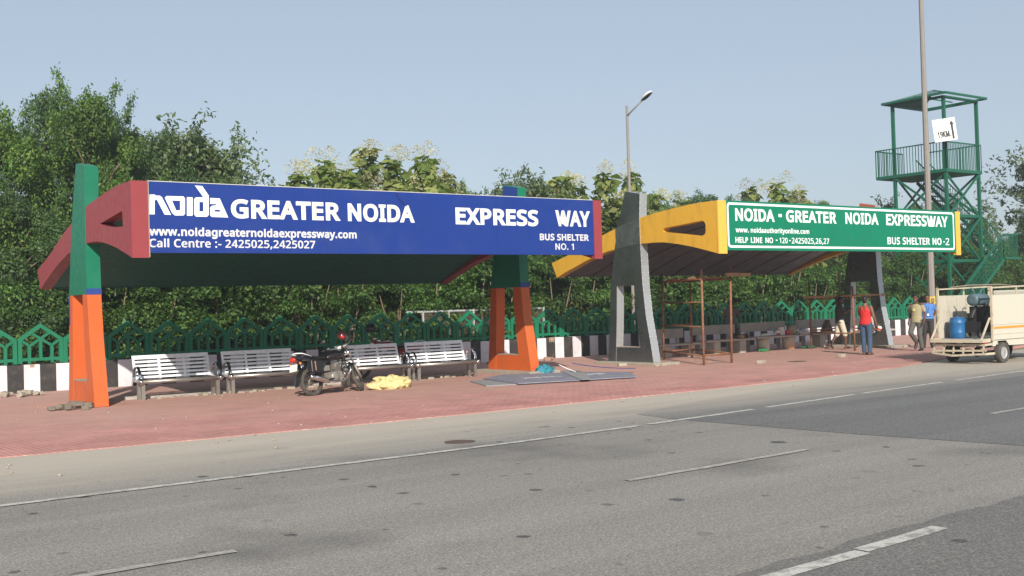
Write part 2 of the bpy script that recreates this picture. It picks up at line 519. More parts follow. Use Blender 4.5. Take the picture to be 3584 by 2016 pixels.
sheet("road_resurfaced", [(11.75, 6.2), (11.45, 8.63), (11.38, 10.2), (11.33, 11.64), (11.5, 12.6), (13.7, 13.4), (19.0, 14.6), (26, 16.6), (60, 22), (140, 22), (140, 6.2)], 0.004, m_newroad)
def wavy(pts, amp, seed, step=.25):
    rng = random.Random(seed); out = []
    for (a, b) in zip(pts[:-1], pts[1:]):
        n = max(1, int(math.dist(a, b) / step))
        for i in range(n):
            t = i / n
            out.append((a[0] + (b[0] - a[0]) * t, a[1] + (b[1] - a[1]) * t + rng.uniform(-amp, amp)))
    return out + [pts[-1]]
sheet("road_dark_lane", [(-40, -13)] + [(140, -13), (140, 5.3)] + list(reversed(wavy([(-40, 4.55), (5.1, 4.74), (6.4, 4.84), (7.6, 4.9), (8.8, 4.94), (14, 5.0), (140, 5.3)], .035, 3))), 0.0045, m_neardark)
# red tiled footpath, flush with the road
edge = [(-40, 15.2), (2.96, 15.02), (5.5, 14.85), (8.2, 14.77), (10.8, 14.77), (14.9, 14.88), (18.7, 15.1), (21.0, 15.42), (22.5, 15.8), (24.4, 16.25), (28, 17.2), (36, 19.2), (50, 22.5), (80, 24)]
path_pts = wavy(edge, .02, 5, .4) + [(80, 28.2), (-40, 28.2)]
tag(MB().prism([path_pts], -0.3, 0.012, axis='Z').build("footpath", m_pave), kind='structure')

def stripe(name, pts, w, z, mat, jit=.0, seed=1, kind='structure'):
    rng = random.Random(seed)
    q = wavy(pts, 0, 1, .3) if jit else pts
    vs, fs = [], []
    for i, p in enumerate(q):
        a = q[max(0, i - 1)]; b = q[min(len(q) - 1, i + 1)]
        t = Vector((b[0] - a[0], b[1] - a[1])).normalized()
        nrm = Vector((-t.y, t.x))
        w1, w2 = w / 2 + rng.uniform(-jit, jit), w / 2 + rng.uniform(-jit, jit)
        vs += [(p[0] - nrm.x * w1, p[1] - nrm.y * w1, z), (p[0] + nrm.x * w2, p[1] + nrm.y * w2, z)]
    for i in range(len(q) - 1): fs.append((2 * i, 2 * i + 2, 2 * i + 3, 2 * i + 1))
    return tag(MB().add(vs, fs).build(name, mat, recalc=False), kind=kind)
white = [(-40, 10.6), (2.16, 11.06), (3.46, 11.1), (4.95, 11.11), (6.72, 11.13), (8.14, 11.18), (10.36, 11.33), (10.4, 11.335)]
stripe("road_edge_line", white, .115, .0085, m_line, .008, 4)
for k, seg in enumerate([[(10.62, 11.36), (12.0, 11.51), (13.05, 11.63)], [(13.42, 11.68), (14.8, 11.84), (16.05, 11.99)], [(16.3, 12.02), (17.8, 12.17), (19.2, 12.3)], [(19.7, 12.35), (22.8, 12.64), (30, 13.3), (60, 17)]]):
    stripe("road_edge_line", seg, .115, .0085, m_line, .008, 5 + k)
for k, seg in enumerate([[(-1.6, 7.5), (1.0, 7.62), (3.05, 7.63)], [(7.1, 7.92), (8.5, 7.99), (9.95, 8.08)], [(14.5, 8.56), (15.5, 8.61), (17.6, 8.72)], [(22, 9.0), (25, 9.2)]]):
    stripe("lane_dash", seg, .10, .0088, m_dash, .012, 20 + k)
stripe("lane_dash", [(4.3, 4.52), (5.3, 4.545), (6.17, 4.585)], .13, .0092, m_line, .004, 31)
stripe("lane_dash", [(6.2, 4.625), (6.7, 4.645), (7.22, 4.69)], .13, .0092, m_line, .004, 32)

# iron covers and stains lying in the road and footpath
def disc(name, c, rx, ry, z, mat, label, cat, seed=0, ang=0.0, depth=.004):
    rng = random.Random(seed); n = 28
    pts = []
    for i in range(n):
        a = 2 * pi * i / n; k = 1 + rng.uniform(-.06, .06)
        x, y = rx * k * cos(a), ry * k * sin(a)
        pts.append((c[0] + x * cos(ang) - y * sin(ang), c[1] + x * sin(ang) + y * cos(ang)))
    return tag(MB().prism([pts], z, z + depth, axis='Z').build(name, mat), label, cat)
m_iron = M("rusty_iron_cover", (.10, .07, .05), .8, var=.3, scale=12, bump=.4)
disc("manhole_cover", (7.73, 11.8), .2, .2, .001, m_iron, "rusty brown round cover sunk in the asphalt just above the white edge line", "manhole cover", 2)
disc("drain_cover", (23.6, 19.4), .26, .24, .0125, m_iron, "round dark drain cover in the red footpath in front of the green signed shelter", "drain cover", 3)

# ------------------------------------------------------------------ striped kerb wall and green fence
WY = 28.0
wall = MB()
rng = random.Random(11)
xs = []
k = -12
while True:
    x = 6.06 + .731 * k
    if x > 41.6: break
    xs += [(x, 0), (x + .36, 1)]; k += 1
for i in range(len(xs) - 1):
    x0, c = xs[i]; x1 = xs[i + 1][0]
    n = 4
    for j in range(n):          # slightly hand-painted boundary
        pass
    wall.box2((x0, WY, -.1), (x1, WY + .28, .675 + rng.uniform(-.006, .006)), c)
wall.box2((xs[-1][0], WY - .1, -.1), (xs[-1][0] + .6, WY + .3, .72), 0)
# broken render where bricks show through
m_brick = M("broken_brickwork", (.34, .24, .17), .9, var=.4, scale=9, bump=.8, bscale=20)
for (a, b, zt) in ((21.9, 22.12, .14), (6.2, 6.3, .05)):
    pts = [(a, .68)]
    for i in range(9): pts.append((a + (b - a) * i / 8, .64 - zt * abs(sin(i * 1.3 + .4))))
    pts.append((b, .68))
    wall.prism([pts], WY - .004, WY + .02, axis='Y', mi=2)
w = wall.build("striped_kerb_wall", [m_wwhite, m_wblack, m_brick])
tag(w, "long low wall painted in black and white stripes behind the shelters", "wall")

def fence_panel_mb():
    f = MB(); W = 1.035; t = .075; y0, y1 = -.045, .045
    def b(a, c, wd=.075):
        f.bar((a[0], 0, a[1]), (c[0], 0, c[1]), .09, wd, up=(0, 1, 0)) if False else f.prism([seg(a, c, wd)], y0, y1, axis='Y')
    def seg(a, c, wd):
        d = Vector((c[0] - a[0], c[1] - a[1])).normalized(); n = Vector((-d.y, d.x)) * wd / 2
        return [(a[0] - n.x, a[1] - n.y), (c[0] - n.x, c[1] - n.y), (c[0] + n.x, c[1] + n.y), (a[0] + n.x, a[1] + n.y)]
    y0, y1 = -.05, .05
    b((.05, .69), (.05, 1.262), .092); b((W - .05, .69), (W - .05, 1.262), .092)
    y0, y1 = -.048, .048
    b((.02, 1.235), (W / 2 + .02, 1.605), .085)
    y0, y1 = -.0465, .0465
    b((W - .02, 1.235), (W / 2 - .02, 1.605), .085)
    y0, y1 = -.044, .044
    b((.09, .785), (W - .09, .785), .075)
    y0, y1 = -.040, .040
    b((W / 2, .81), (W / 2, 1.27), .07)
    for s in (1, -1):
        X = lambda q: q if s == 1 else W - q
        y0, y1 = -.038 - .001 * s, .038 + .001 * s
        b((X(.26), .69), (X(.26), 1.12), .07)
        y0, y1 = -.036 - .001 * s, .036 + .001 * s
        b((X(.09), 1.235), (X(.265), 1.105), .06)
        b((X(.265), 1.105), (X(.75), 1.43), .06)
    return f
fence = thing("concrete_fence", "green gabled concrete fence standing on the striped wall", "fence", (0, WY + .14, 0))
p0 = None
for k in range(-7, 35):
    if p0 is None:
        p0 = fence_panel_mb().build("fence_panel", m_fence, fence)
        o = p0
    else:
        o = p0.copy(); COL.objects.link(o); o.parent = fence
    o.location = (5.96 + 1.035 * k, rng.uniform(-.008, .008), rng.uniform(-.012, .008)); o.rotation_euler = (radians(rng.uniform(-1.2, 1.2)), radians(rng.uniform(-.5, .5)), radians(rng.uniform(-.6, .6)))

# chain-link fence with a white frame behind
ml = thing("chain_link_fence", "chain-link fence panel in a white frame behind the green fence", "fence", (18.0, 29.35, 0))
f = MB()
for x in (0, .95, 1.9, 3.1, 4.75): f.bar((x, 0, 0), (x, 0, 1.62), .05)
f.bar((-.6, -.002, 1.64), (4.78, -.002, 1.64), .05, .055); f.bar((0, 0, .25), (4.75, 0, .25), .04)
f.build("frame", m_cwhite, ml)
f = MB(); st = .075; x0, x1, z0, z1 = 0, 4.75, .25, 1.62
c = -(z1 - z0)
while c < x1:
    a = max(x0, c); e = min(x1, c + (z1 - z0))
    f.bar((a, 0.0, z0 + a - c), (e, 0.0, z0 + e - c), .006)
    f.bar((a, 0.008, z1 - (a - c)), (e, 0.008, z1 - (e - c)), .006)
    c += st
f.build("wire_mesh", m_wire, ml)

# ------------------------------------------------------------------ text
SANS = None
try:      # the plain sans serif that ships with Blender; without it the built-in font is used
    import os
    _p = os.path.join(bpy.utils.system_resource('DATAFILES', path='fonts'), 'NotoSansMath-Regular.woff2')
    if os.path.exists(_p): SANS = bpy.data.fonts.load(_p)
except Exception:
    SANS = None
def text_mesh(s, x0, x1, z0, z1, bold=0.0, depth=.004):
    """vertices of a text stretched into the given rectangle, facing -Y at y = 0;
    bold (metres): strokes thickened all round by shifted layers"""
    cu = bpy.data.curves.new("t", 'FONT')
    cu.body = s; cu.size = 1.0; cu.extrude = .02; cu.resolution_u = 3; dig = any(ch.isdigit() for ch in s)
    cu.offset = 0 if dig else bold; cu.space_character = 1.05
    if SANS: cu.font = SANS
    o = bpy.data.objects.new("t", cu); COL.objects.link(o)
    dg = bpy.context.evaluated_depsgraph_get()
    me = bpy.data.meshes.new_from_object(o.evaluated_get(dg))
    vs = np.array([v.co for v in me.vertices]); fs = [tuple(p.vertices) for p in me.polygons]
    bpy.data.objects.remove(o); bpy.data.meshes.remove(me); bpy.data.curves.remove(cu)
    lo, hi = vs.min(0), vs.max(0)
    u = (vs - lo) / np.maximum(hi - lo, 1e-6)
    out = [(x0 + p * (x1 - x0), (-depth if c > .5 else .0005), z0 + q * (z1 - z0)) for p, q, c in u]
    ff = list(fs)
    if dig and bold:      # figures: thickened by slightly shifted layers
        sx = bold * 1.25 * (z1 - z0); n0 = len(out); lay = list(out)
        for i in range(8):
            dx, dz = sx * cos(i * pi / 4), .55 * sx * sin(i * pi / 4)
            ff += [tuple(j + n0 * (i + 1) for j in f) for f in fs]
            out += [(a + dx, b + .00008 * (i + 1), c + dz) for a, b, c in lay]
    return out, ff

def lettering(mb, words, Y, bold, depth, mi, grow=0.0):
    for (s, x0, x1, z0, z1) in words:
        bd = bold
        vs, fs = text_mesh(s, x0 - grow, x1 + grow, z0 - grow, z1 + grow, bd, depth)
        mb.add([(a, Y + b, c) for a, b, c in vs], fs, mi)

# ------------------------------------------------------------------ the two bus shelters
BT = [(19.38, 4.10), (19.75, 4.105), (20.14, 4.10), (20.86, 4.05), (21.4, 4.0), (21.92, 3.94), (22.34, 3.88), (23.06, 3.72), (23.85, 3.52), (24.4, 3.35), (24.93, 3.17), (25.5, 3.02), (26.18, 2.85)]
BB = [(25.95, 2.40), (25.5, 2.56), (25.03, 2.70), (24.6, 2.83), (24.26, 2.92), (23.6, 3.06), (22.72, 3.155), (22.17, 3.19), (21.7, 3.19), (21.3, 3.165), (20.75, 3.08), (20.27, 2.985), (19.77, 2.86), (19.40, 2.765)]
def interp(curve, y):
    c = sorted(curve)
    for (a, b), (c2, d) in zip(c[:-1], c[1:]):
        if a <= y <= c2: return b + (d - b) * (y - a) / (c2 - a)
    return c[0][1] if y < c[0][0] else c[-1][1]
y0p = 21.85
def pill_front(z):
    return y0p + interp([(0, .0), (.12, .0), (.7, .12), (1.35, .25), (2.2, .345), (3.25, .385), (4.1, .385), (4.72, .345)], z)
def pill_back(z):
    return y0p + interp([(0, 1.87), (.12, 1.86), (1.2, 1.74), (2.2, 1.66), (3.2, 1.44), (3.9, 1.27), (4.82, .93)], z)

def shelter(name, label, X0, W, dz, style):
    t = thing(name, label, "bus shelter", (X0, 19.38, 0))
    B = style
    top = [(y, z + dz) for y, z in BT]; bot = [(y, z + dz) for y, z in BB]
    slot = [(y, z + dz) for y, z in B['slot']]
    for side in (0, 1):
        x = X0 if side == 0 else X0 + W - .24
        b = MB().prism([top + bot, slot], x, x + .24, mi=0, miside=0)
        o = b.build("side_beam", [B['beam'], B['beam']], t, local=False)
        # front cover strip of the beam
        xa, xb = (X0 - .012, X0 + .29) if side == 0 else (X0 + W - .225, X0 + W + .012)
        s = MB().box2((xa, 19.335, 2.755 + dz), (xb, 19.379, 4.105 + dz))
        if B['kind'] == 1 and side == 0:
            s.box2((xb - .004, 19.334, 2.77 + dz), (xb + .012, 19.36, 4.10 + dz), 1)
        s.build("beam_end_cover", [B['cover'], m_conc], o, local=False)
    xl, xr = X0 + .242, X0 + W - .242
    ys = [19.5 + (25.93 - 19.5) * i / 24 for i in range(25)]
    lift = [(19.3, .92), (19.5, .90), (20.5, .62), (21.3, .42), (22.2, .24), (24.0, .13), (25.95, .04)]
    lower = [(y, interp(bot, y) + interp(lift, y)) for y in ys]
    loop = lower + [(y, z + .03) for y, z in reversed(lower)]
    c = MB().prism([loop], xl, xr, mi=0)
    if B['kind'] == 2:
        for i in range(1, 9):
            xx = xl + (xr - xl) * i / 9
            for (a, b2) in zip(lower[:-1], lower[1:]):
                c.bar((xx, a[0], a[1] - .004), (xx, b2[0], b2[1] - .004), .03, .02, 1)
    c.build("ceiling", [B['ceil'], m_seam], t, local=False)
    upper = [(y, interp(top, y) - .03) for y in ys]
    loop = upper + [(y, z - .03) for y, z in reversed(upper)]
    r = MB().prism([loop], xl, xr)
    r.box2((xl, 25.94, 2.42 + dz), (xr, 26.0, 2.86 + dz), 2)
    r.build("roof_sheet", [B['roof'], m_seam, B['ceil']], t, local=False)
    # sign board along the front
    sb = MB().box2((X0 + .29, 19.352, 2.845 + dz), (X0 + W - .225, 19.47, 4.103 + dz))
    sb.box2((X0 + .29, 19.348, 4.104 + dz), (X0 + W - .225, 19.47, 4.116 + dz), 1)
    sign = sb.build("sign_board", [B['sign'], B['edge']], t, local=False)
    B['letters'](sign, dz)
    # pillars
    for side in (0, 1):
        xa = X0 - .016 if side == 0 else X0 + W - .256
        xb = xa + .272
        zs = [2.2, 2.7, 3.2, 3.7, 4.1, 4.5]
        poly = [(pill_front(z), z) for z in zs] + [(pill_front(4.72), 4.70), (pill_back(4.82), 4.82)] + [(pill_back(z), z) for z in reversed(zs)]
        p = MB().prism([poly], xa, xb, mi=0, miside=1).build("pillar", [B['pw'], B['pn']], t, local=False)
        for front in (1, 0):
            zz = [.02, .5, 1.0, 1.35, 1.8, 2.2]
            if front:
                outer = [(pill_front(z), z) for z in zz]; inner = [(pill_front(z) + .46 - .06 * z, z) for z in reversed(zz)]
            else:
                outer = [(pill_back(z) - .33 + .03 * z, z) for z in zz]; inner = [(pill_back(z), z) for z in reversed(zz)]
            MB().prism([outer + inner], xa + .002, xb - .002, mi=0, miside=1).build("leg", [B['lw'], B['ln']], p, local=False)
        cp = MB().prism([[(pill_front(.02) + .45, .02), (pill_back(.02) - .33, .02), (pill_back(.5) - .32, .5), (pill_front(.5) + .42, .5)]], xa + .012, xb - .012)
        cp.box2((xa + .006, pill_front(.5) + .42, .485), (xb - .006, pill_back(.5) - .32, .505), 1)
        cp.build("cross_panel", [B['lw'], m_conc], p, local=False)
        if B['kind'] == 1:
            MB().box2((xa - .006, pill_front(2.2) - .008, 2.19), (xb + .006, pill_front(2.2) + .02, 2.31), 0).build("blue_trim", m_bluetrim, p, local=False)
            tr = MB()
            if side == 1:    # blue sheet on the inner face above the roof
                tr.prism([[(pill_front(4.12), 4.12), (pill_front(4.72), 4.69), (pill_back(4.82), 4.80), (pill_back(4.12), 4.12)]], xa - .006, xa - .001)
            else:
                tr.box2((xa - .006, pill_back(2.2) - .05, 1.6), (xa - .001, pill_back(2.2) + .01, 2.22), 0)
                tr.prism([[(pill_front(4.72) + .03, 0), (pill_back(4.82), 0), (pill_back(4.82), .02), (pill_front(4.72) + .03, .02)]], xa, xb) if False else None
            tr.build("blue_trim", m_bluetrim, p, local=False)
        else:
            # lighter cladding strip where the beam crosses the pillar, and rivet rows
            band = []
            yy = [pill_front(3.6) + .004 + (pill_back(3.5) - pill_front(3.6)) * i / 8 for i in range(9)]
            loop = [(y, interp(bot, y)) for y in yy] + [(y, interp(top, y)) for y in reversed(yy)]
            tr = MB().prism([loop], xa - .004, xa - .0005)
            tr.build("cladding_band", m_steelmid, p, local=False)
            rv = MB()
            for z in np.arange(.3, 4.6, .16):
                for xx in (xa + .02, xb - .02):
                    rv.box((xx, pill_front(z) - .002, z), (.014, .008, .014))
            rv.build("rivets", m_lettw, p, local=False)
            if side == 1:
                MB().prism([[(pill_front(4.36), 4.36), (pill_front(4.72), 4.70), (pill_back(4.82), 4.82), (pill_back(4.36), 4.36)]], xa - .006, xa - .001).build("red_cap_sheet", M("rust_red_sheet", (.42, .10, .055), .6), p, local=False)
        if side in B['plinth']:
            pl = MB(); rng = random.Random(side + B['kind'])
            pl.box2((xa - .28, 21.55, 0.0), (xb + .42, 24.0, .10 if B['kind'] == 1 else .085))
            for q in range(14):
                pl.box((xa - .3 + rng.uniform(0, .9), 21.52 + rng.uniform(-.05, .04), .03), (rng.uniform(.05, .16), .08, rng.uniform(.03, .09)), rz=rng.uniform(-.5, .5))
            bevel(pl.build("plinth", m_conc, p, local=False), .015, 2)
    return t

def letters_blue(sign, dz):
    Y = 19.352
    big = [("GREATER", 7.817, 10.04, 3.494, 3.836), ("NOIDA", 10.218, 11.728, 3.492, 3.833), ("EXPRESS", 12.749, 14.922, 3.481, 3.825), ("WAY", 15.429, 16.428, 3.498, 3.838)]
    small = [("BUS SHELTER", 14.966, 16.377, 3.168, 3.31), ("NO. 1", 15.404, 15.918, 2.961, 3.095), ("www.noidagreaternoidaexpressway.com", 6.30, 10.386, 3.105, 3.302), ("Call Centre :- 2425025,2425027", 6.30, 9.478, 2.925, 3.091)]
    mb = MB()
    lettering(mb, big, Y, .032, .002, 1, .008)
    lettering(mb, big, Y, .016, .0035, 0, -.006)
    lettering(mb, small, Y, .026, .002, 1, .003)
    lettering(mb, small, Y, .012, .0035, 0, -.003)
    mb.build("lettering", [m_lett, m_lettw], sign, local=False)
    lg = [[(6.319, 3.869), (6.409, 3.872), (6.428, 3.853), (6.498, 3.856), (6.538, 3.827), (6.692, 3.519), (6.575, 3.523), (6.446, 3.784), (6.406, 3.772), (6.4, 3.522), (6.31, 3.52)]], \
         [[(6.588, 3.819), (6.619, 3.854), (6.926, 3.857), (6.952, 3.821), (6.945, 3.546), (6.917, 3.515), (6.763, 3.511), (6.713, 3.55)], [(6.715, 3.778), (6.862, 3.777), (6.858, 3.605), (6.786, 3.603)]], \
         [[(6.988, 3.847), (7.092, 3.846), (7.083, 3.515), (6.979, 3.512)]], \
         [[(7.139, 4.063), (7.275, 4.058), (7.393, 3.887), (7.384, 3.537), (7.349, 3.501), (7.145, 3.5), (7.111, 3.54), (7.118, 3.816), (7.154, 3.848), (7.291, 3.857)], [(7.215, 3.768), (7.289, 3.767), (7.284, 3.596), (7.211, 3.598)]], \
         [[(7.418, 3.847), (7.599, 3.843), (7.752, 3.498), (7.441, 3.501), (7.41, 3.531), (7.413, 3.672), (7.446, 3.704), (7.521, 3.716), (7.543, 3.737), (7.415, 3.738)], [(7.497, 3.637), (7.598, 3.636), (7.597, 3.598), (7.497, 3.6)]]
    g = MB()
    for L in lg: g.prism(L, Y - .006, Y + .001, axis='Y')
    g.build("logo", m_lettw, sign, local=False)
    m_joint = M("dark_blue_joint", (.008, .026, .14), .5)
    for x in (9.72, 13.8): MB().box2((x - .004, Y - .0015, 2.85), (x + .004, Y + .001, 4.1), 0).build("sheet_joint", m_joint, sign, local=False)
    # crease in the sheet above NOIDA
    MB().prism([[(11.27, 4.10), (11.31, 4.10), (11.44, 3.93), (11.56, 3.83), (11.53, 3.82), (11.40, 3.92)]], Y - .012, Y + .001, axis='Y').build("sheet_crease", m_joint, sign, local=False)

def letters_green(sign, dz):
    Y = 19.352
    W = [("NOIDA", 21.307, 22.812, 3.739, 4.064), ("GREATER", 23.279, 25.394, 3.748, 4.069), ("NOIDA", 25.8, 27.307, 3.751, 4.075), ("EXPRESSWAY", 27.681, 30.788, 3.751, 4.077)]
    S = [("www. noidaauthorityonline.com", 21.302, 24.207, 3.405, 3.578), ("HELP", 21.283, 21.752, 3.178, 3.319), ("LINE", 21.866, 22.297, 3.18, 3.321), ("NO", 22.429, 22.719, 3.181, 3.323),
         ("120", 22.989, 23.298, 3.184, 3.325), ("2425025,26,27", 23.48, 25.04, 3.155, 3.327), ("BUS", 27.708, 28.307, 3.197, 3.403), ("SHELTER", 28.445, 29.815, 3.198, 3.406), ("NO", 29.96, 30.42, 3.202, 3.409), ("2", 30.643, 30.829, 3.203, 3.411)]
    mb = MB()
    lettering(mb, W, Y, .027, .002, 0, .003)
    lettering(mb, S, Y, .019, .002, 0, .002)
    for (a, b, c, d) in ((22.975, 23.10, 3.875, 3.955), (22.83, 22.898, 3.245, 3.272), (23.366, 23.427, 3.24, 3.268), (30.524, 30.588, 3.28, 3.315)):
        mb.box2((a, Y - .005, c), (b, Y + .001, d))
    mb.build("lettering", m_lettw, sign, local=False)
    # white border with rounded corners
    def rr(x0, x1, z0, z1, r):
        out = []
        for cx, cz, a0 in ((x1 - r, z1 - r, 0), (x0 + r, z1 - r, 90), (x0 + r, z0 + r, 180), (x1 - r, z0 + r, 270)):
            out += [(cx + r * cos(radians(a0 + 15 * i)), cz + r * sin(radians(a0 + 15 * i))) for i in range(7)]
        return out
    MB().prism([rr(21.0, 31.12, 3.05, 4.205, .10), rr(21.055, 31.065, 3.105, 4.15, .07)], Y - .004, Y + .001, axis='Y').build("white_border", m_lettw, sign, local=False)

X1, WS = 6.0, 10.755
X2 = 20.665
shelter("bus_shelter", "bus shelter with a blue sign board, dark red side beams and orange and green pillars", X1, WS, 0.0,
        dict(kind=1, edge=m_lett, beam=m_red, cover=m_red, ceil=m_dkgreen, roof=m_dkgreen, sign=m_blue, letters=letters_blue, pw=m_green, pn=m_green, lw=m_orange, ln=m_orange, plinth=(1,),
             slot=[(21.27, 3.50), (20.6, 3.56), (19.89, 3.62), (19.86, 3.34), (20.44, 3.37), (20.9, 3.42)]))
shelter("bus_shelter", "bus shelter with a green sign board, yellow side beams and grey metal clad pillars", X2, WS, 0.14,
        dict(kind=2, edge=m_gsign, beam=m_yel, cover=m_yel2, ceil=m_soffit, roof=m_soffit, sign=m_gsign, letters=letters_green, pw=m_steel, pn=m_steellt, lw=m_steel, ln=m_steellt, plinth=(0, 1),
             slot=[(21.36, 3.48), (21.33, 3.53), (21.25, 3.55), (20.0, 3.63), (19.88, 3.63), (19.82, 3.59), (19.79, 3.52), (19.79, 3.34), (19.82, 3.28), (19.92, 3.245), (20.05, 3.25), (21.3, 3.44)]))

# ------------------------------------------------------------------ lamp posts
def lamp_post(label, x, y, h, r0, r1, arm, head_up, extra=None, hd=1.0):
    t = thing("street_lamp", label, "street lamp", (x, y, 0))
    p = MB()
    p.tube([(0, 0, 0), (0, 0, h * .45), (0, 0, h)], [r0, r0 + (r1 - r0) * .45, r1], 8, smooth=False)
    for z in (h * .30, h * .62): p.tube([(0, 0, z), (0, 0, z + .05)], r0 * (1 - z / h) + r1 * z / h + .008, 8, smooth=False)
    p.build("pole", m_pole, t)
    ax, ay = arm
    MB().tube([(0, 0, h - .38), (ax * .15, ay * .15, h - .30), (ax, ay, h - .30 + head_up)], [.035, .03, .03], 8).build("arm", m_pole, t)
    d = Vector((ax, ay, head_up)).normalized()
    base = Vector((ax, ay, h - .30 + head_up))
    q = d.to_track_quat('X', 'Z').to_matrix()
    MB().ell(base + d * .42 * hd, (.48 * hd, .17 * hd, .20 * hd), 0, 14, 8, q, zmin=-.08).build("lamp_housing", m_lampwhite, t)
    MB().ell(base + d * .40 * hd, (.46 * hd, .15 * hd, -.10 * hd), 0, 14, 6, q, zmin=0).build("lamp_glass", m_lampdark, t)
    if extra: extra(t)
    return t
lamp_post("tall thin street lamp rising behind the grey metal pillar, single white head", 26.96, 29.5, 8.85, .066, .045, (.0, -.82), .36, None, .62)
def number_plate(t):
    MB().tube([(0, 0, 1.28), (0, 0, 1.62)], .152, 8, smooth=False).build("number_band", M("yellow_band_paint", (.50, .38, .08), .7, var=.15), t)
    vs, fs = text_mesh("0", -.04, .06, 1.36, 1.54, .03, .004)
    R = Matrix.Rotation(radians(-45), 3, 'Z')
    MB().add([R @ Vector((a, b - .155, c)) for a, b, c in vs], fs).build("number", m_inkblack, t)
lamp_post("thick grey lamp post by the cream truck, running out of the picture's top", 41.9, 27.2, 16.5, .150, .085, (-.3, -2.1), .5, number_plate)

# ------------------------------------------------------------------ watch tower
tw = thing("watch_tower", "green steel watch tower with a roofed platform and outside stairs behind the truck", "watch tower", (45.08, 28.33, 0))
S = 2.63
legs = [(0, 0), (S, 0), (0, S), (S, S)]
for (x, y) in legs:
    MB().box2((x - .065, y - .065, 0), (x + .065, y + .065, 10.62)).build("leg", m_tower, tw)
def tbar(nm, a, b, w, h): MB().bar(a, b, w, h).build(nm, m_tower, tw)
def ring(z, w, h):
    for a, b in (((0, 0), (S, 0)), ((0, 0), (0, S)), ((S, 0), (S, S)), ((0, S), (S, S))):
        tbar("cross_beam", (a[0], a[1], z), (b[0], b[1], z), w, h)
for z in (1.2, 3.2, 5.24): ring(z, .08, .13)
ring(10.6, .08, .12)
for i, (z0, z1) in enumerate(((1.2, 3.2), (3.2, 5.24), (5.24, 7.22))):
    for a, b, n in (((0, 0), (S, 0), (0, -1)), ((0, 0), (0, S), (-1, 0)), ((S, 0), (S, S), (1, 0)), ((0, S), (S, S), (0, 1))):
        e = .05
        tbar("brace", (a[0] + n[0] * e, a[1] + n[1] * e, z0), (b[0] + n[0] * e, b[1] + n[1] * e, z1), .06, .09)
        tbar("brace", (a[0] - n[0] * e, a[1] - n[1] * e, z1), (b[0] - n[0] * e, b[1] - n[1] * e, z0), .06, .09)
E_ = .95
pf = MB().box2((-.12, -.12, 7.2), (S + .12, S + E_, 7.34)).build("platform", m_tower, tw)
def railing(mb, a, b, z0, z1, n, r=.012):
    a, b = Vector(a), Vector(b)
    mb.bar((a.x, a.y, z1[0]), (b.x, b.y, z1[1]), .05)
    for i in range(n + 1):
        t = i / n; p = a.lerp(b, t)
        mb.bar((p.x, p.y, z0[0] + (z0[1] - z0[0]) * t), (p.x, p.y, z1[0] + (z1[1] - z1[0]) * t), r * 2)
rl = MB()
railing(rl, (-.1, -.1), (S + .1, -.1), (7.34, 7.34), (8.55, 8.55), 22)
railing(rl, (-.1, -.1), (-.1, S + E_), (7.34, 7.34), (8.57, 8.57), 24)
railing(rl, (S + .1, -.1), (S + .1, S), (7.34, 7.34), (8.56, 8.56), 18)
railing(rl, (-.1, S + E_ - .02), (S - .6, S + E_ - .02), (7.34, 7.34), (8.56, 8.56), 16)
rl.build("railing", m_tower, tw)
rf = MB()
o = .34; zE, zP = 10.70, 11.22
cx = S / 2
vs = [(-o, -o, zE), (S + o, -o, zE), (S + o, S + o, zE), (-o, S + o, zE), (cx, cx, zP)]
rf.add(vs, [(0, 1, 4), (1, 2, 4), (2, 3, 4), (3, 0, 4), (3, 2, 1, 0)][0:0] + [(2, 3, 4), (3, 0, 4)])
rf.add([(x, y, z - .02) for x, y, z in vs], [(4, 3, 2), (4, 0, 3)])
rf.build("roof", m_towerroof, tw, recalc=False)
re_ = MB()
for a, b in (((-o, -o), (S + o, -o)), ((S + o, -o), (S + o, S + o)), ((S + o, S + o), (-o, S + o)), ((-o, S + o), (-o, -o))):
    re_.bar((a[0], a[1], zE), (b[0], b[1], zE), .07, .1)
for x, y in ((-o, -o), (S + o, -o), (S + o, S + o), (-o, S + o)): re_.bar((x, y, zE), (cx, cx, zP), .06)
re_.bar((-.2, cx, zE + .1), (S + .2, cx, zE + .1), .05)
re_.build("roof_frame", m_tower, tw)
# lower flight along +X on the near right side, landing, upper flight along +Y behind the tower
fl = MB(); y_a, y_b = -1.15, -.25
def flight(p0, p1, side, n, w):
    p0, p1 = Vector(p0), Vector(p1); sd = Vector(side) * w
    for q in (Vector((0, 0, 0)), sd): fl.bar(p0 + q, p1 + q, .05, .16)
    for i in range(1, n):
        c = p0.lerp(p1, i / n)
        fl.bar(c, c + sd, .22, .04, up=(0, 0, 1))
flight((-1.4, y_a, .4), (S - .1, y_a, 3.2), (0, 1, 0), 14, .85)
flight((S + .25, -.3, 3.3), (S + .25, S + .75, 7.2), (1, 0, 0), 16, .85)
fl.box2((S - .1, -1.25, 3.2), (S + 1.2, -.2, 3.3))
fl.build("stairs", m_tower, tw)
sr = MB()
railing(sr, (-1.4, y_a), (S - .1, y_a), (.35, 3.15), (1.5, 4.35), 34, .009)
railing(sr, (S - .1, y_a), (S + 1.2, y_a), (3.3, 3.3), (4.35, 4.35), 12, .009)
railing(sr, (S + 1.2, y_a), (S + 1.2, -.2), (3.3, 3.3), (4.35, 4.35), 10, .009)
railing(sr, (S + 1.12, -.3), (S + 1.12, S + .75), (3.3, 7.2), (4.4, 8.3), 30, .009)
railing(sr, (S + .23, -.3), (S + .23, S + .75), (3.3, 7.2), (4.4, 8.3), 30, .009)
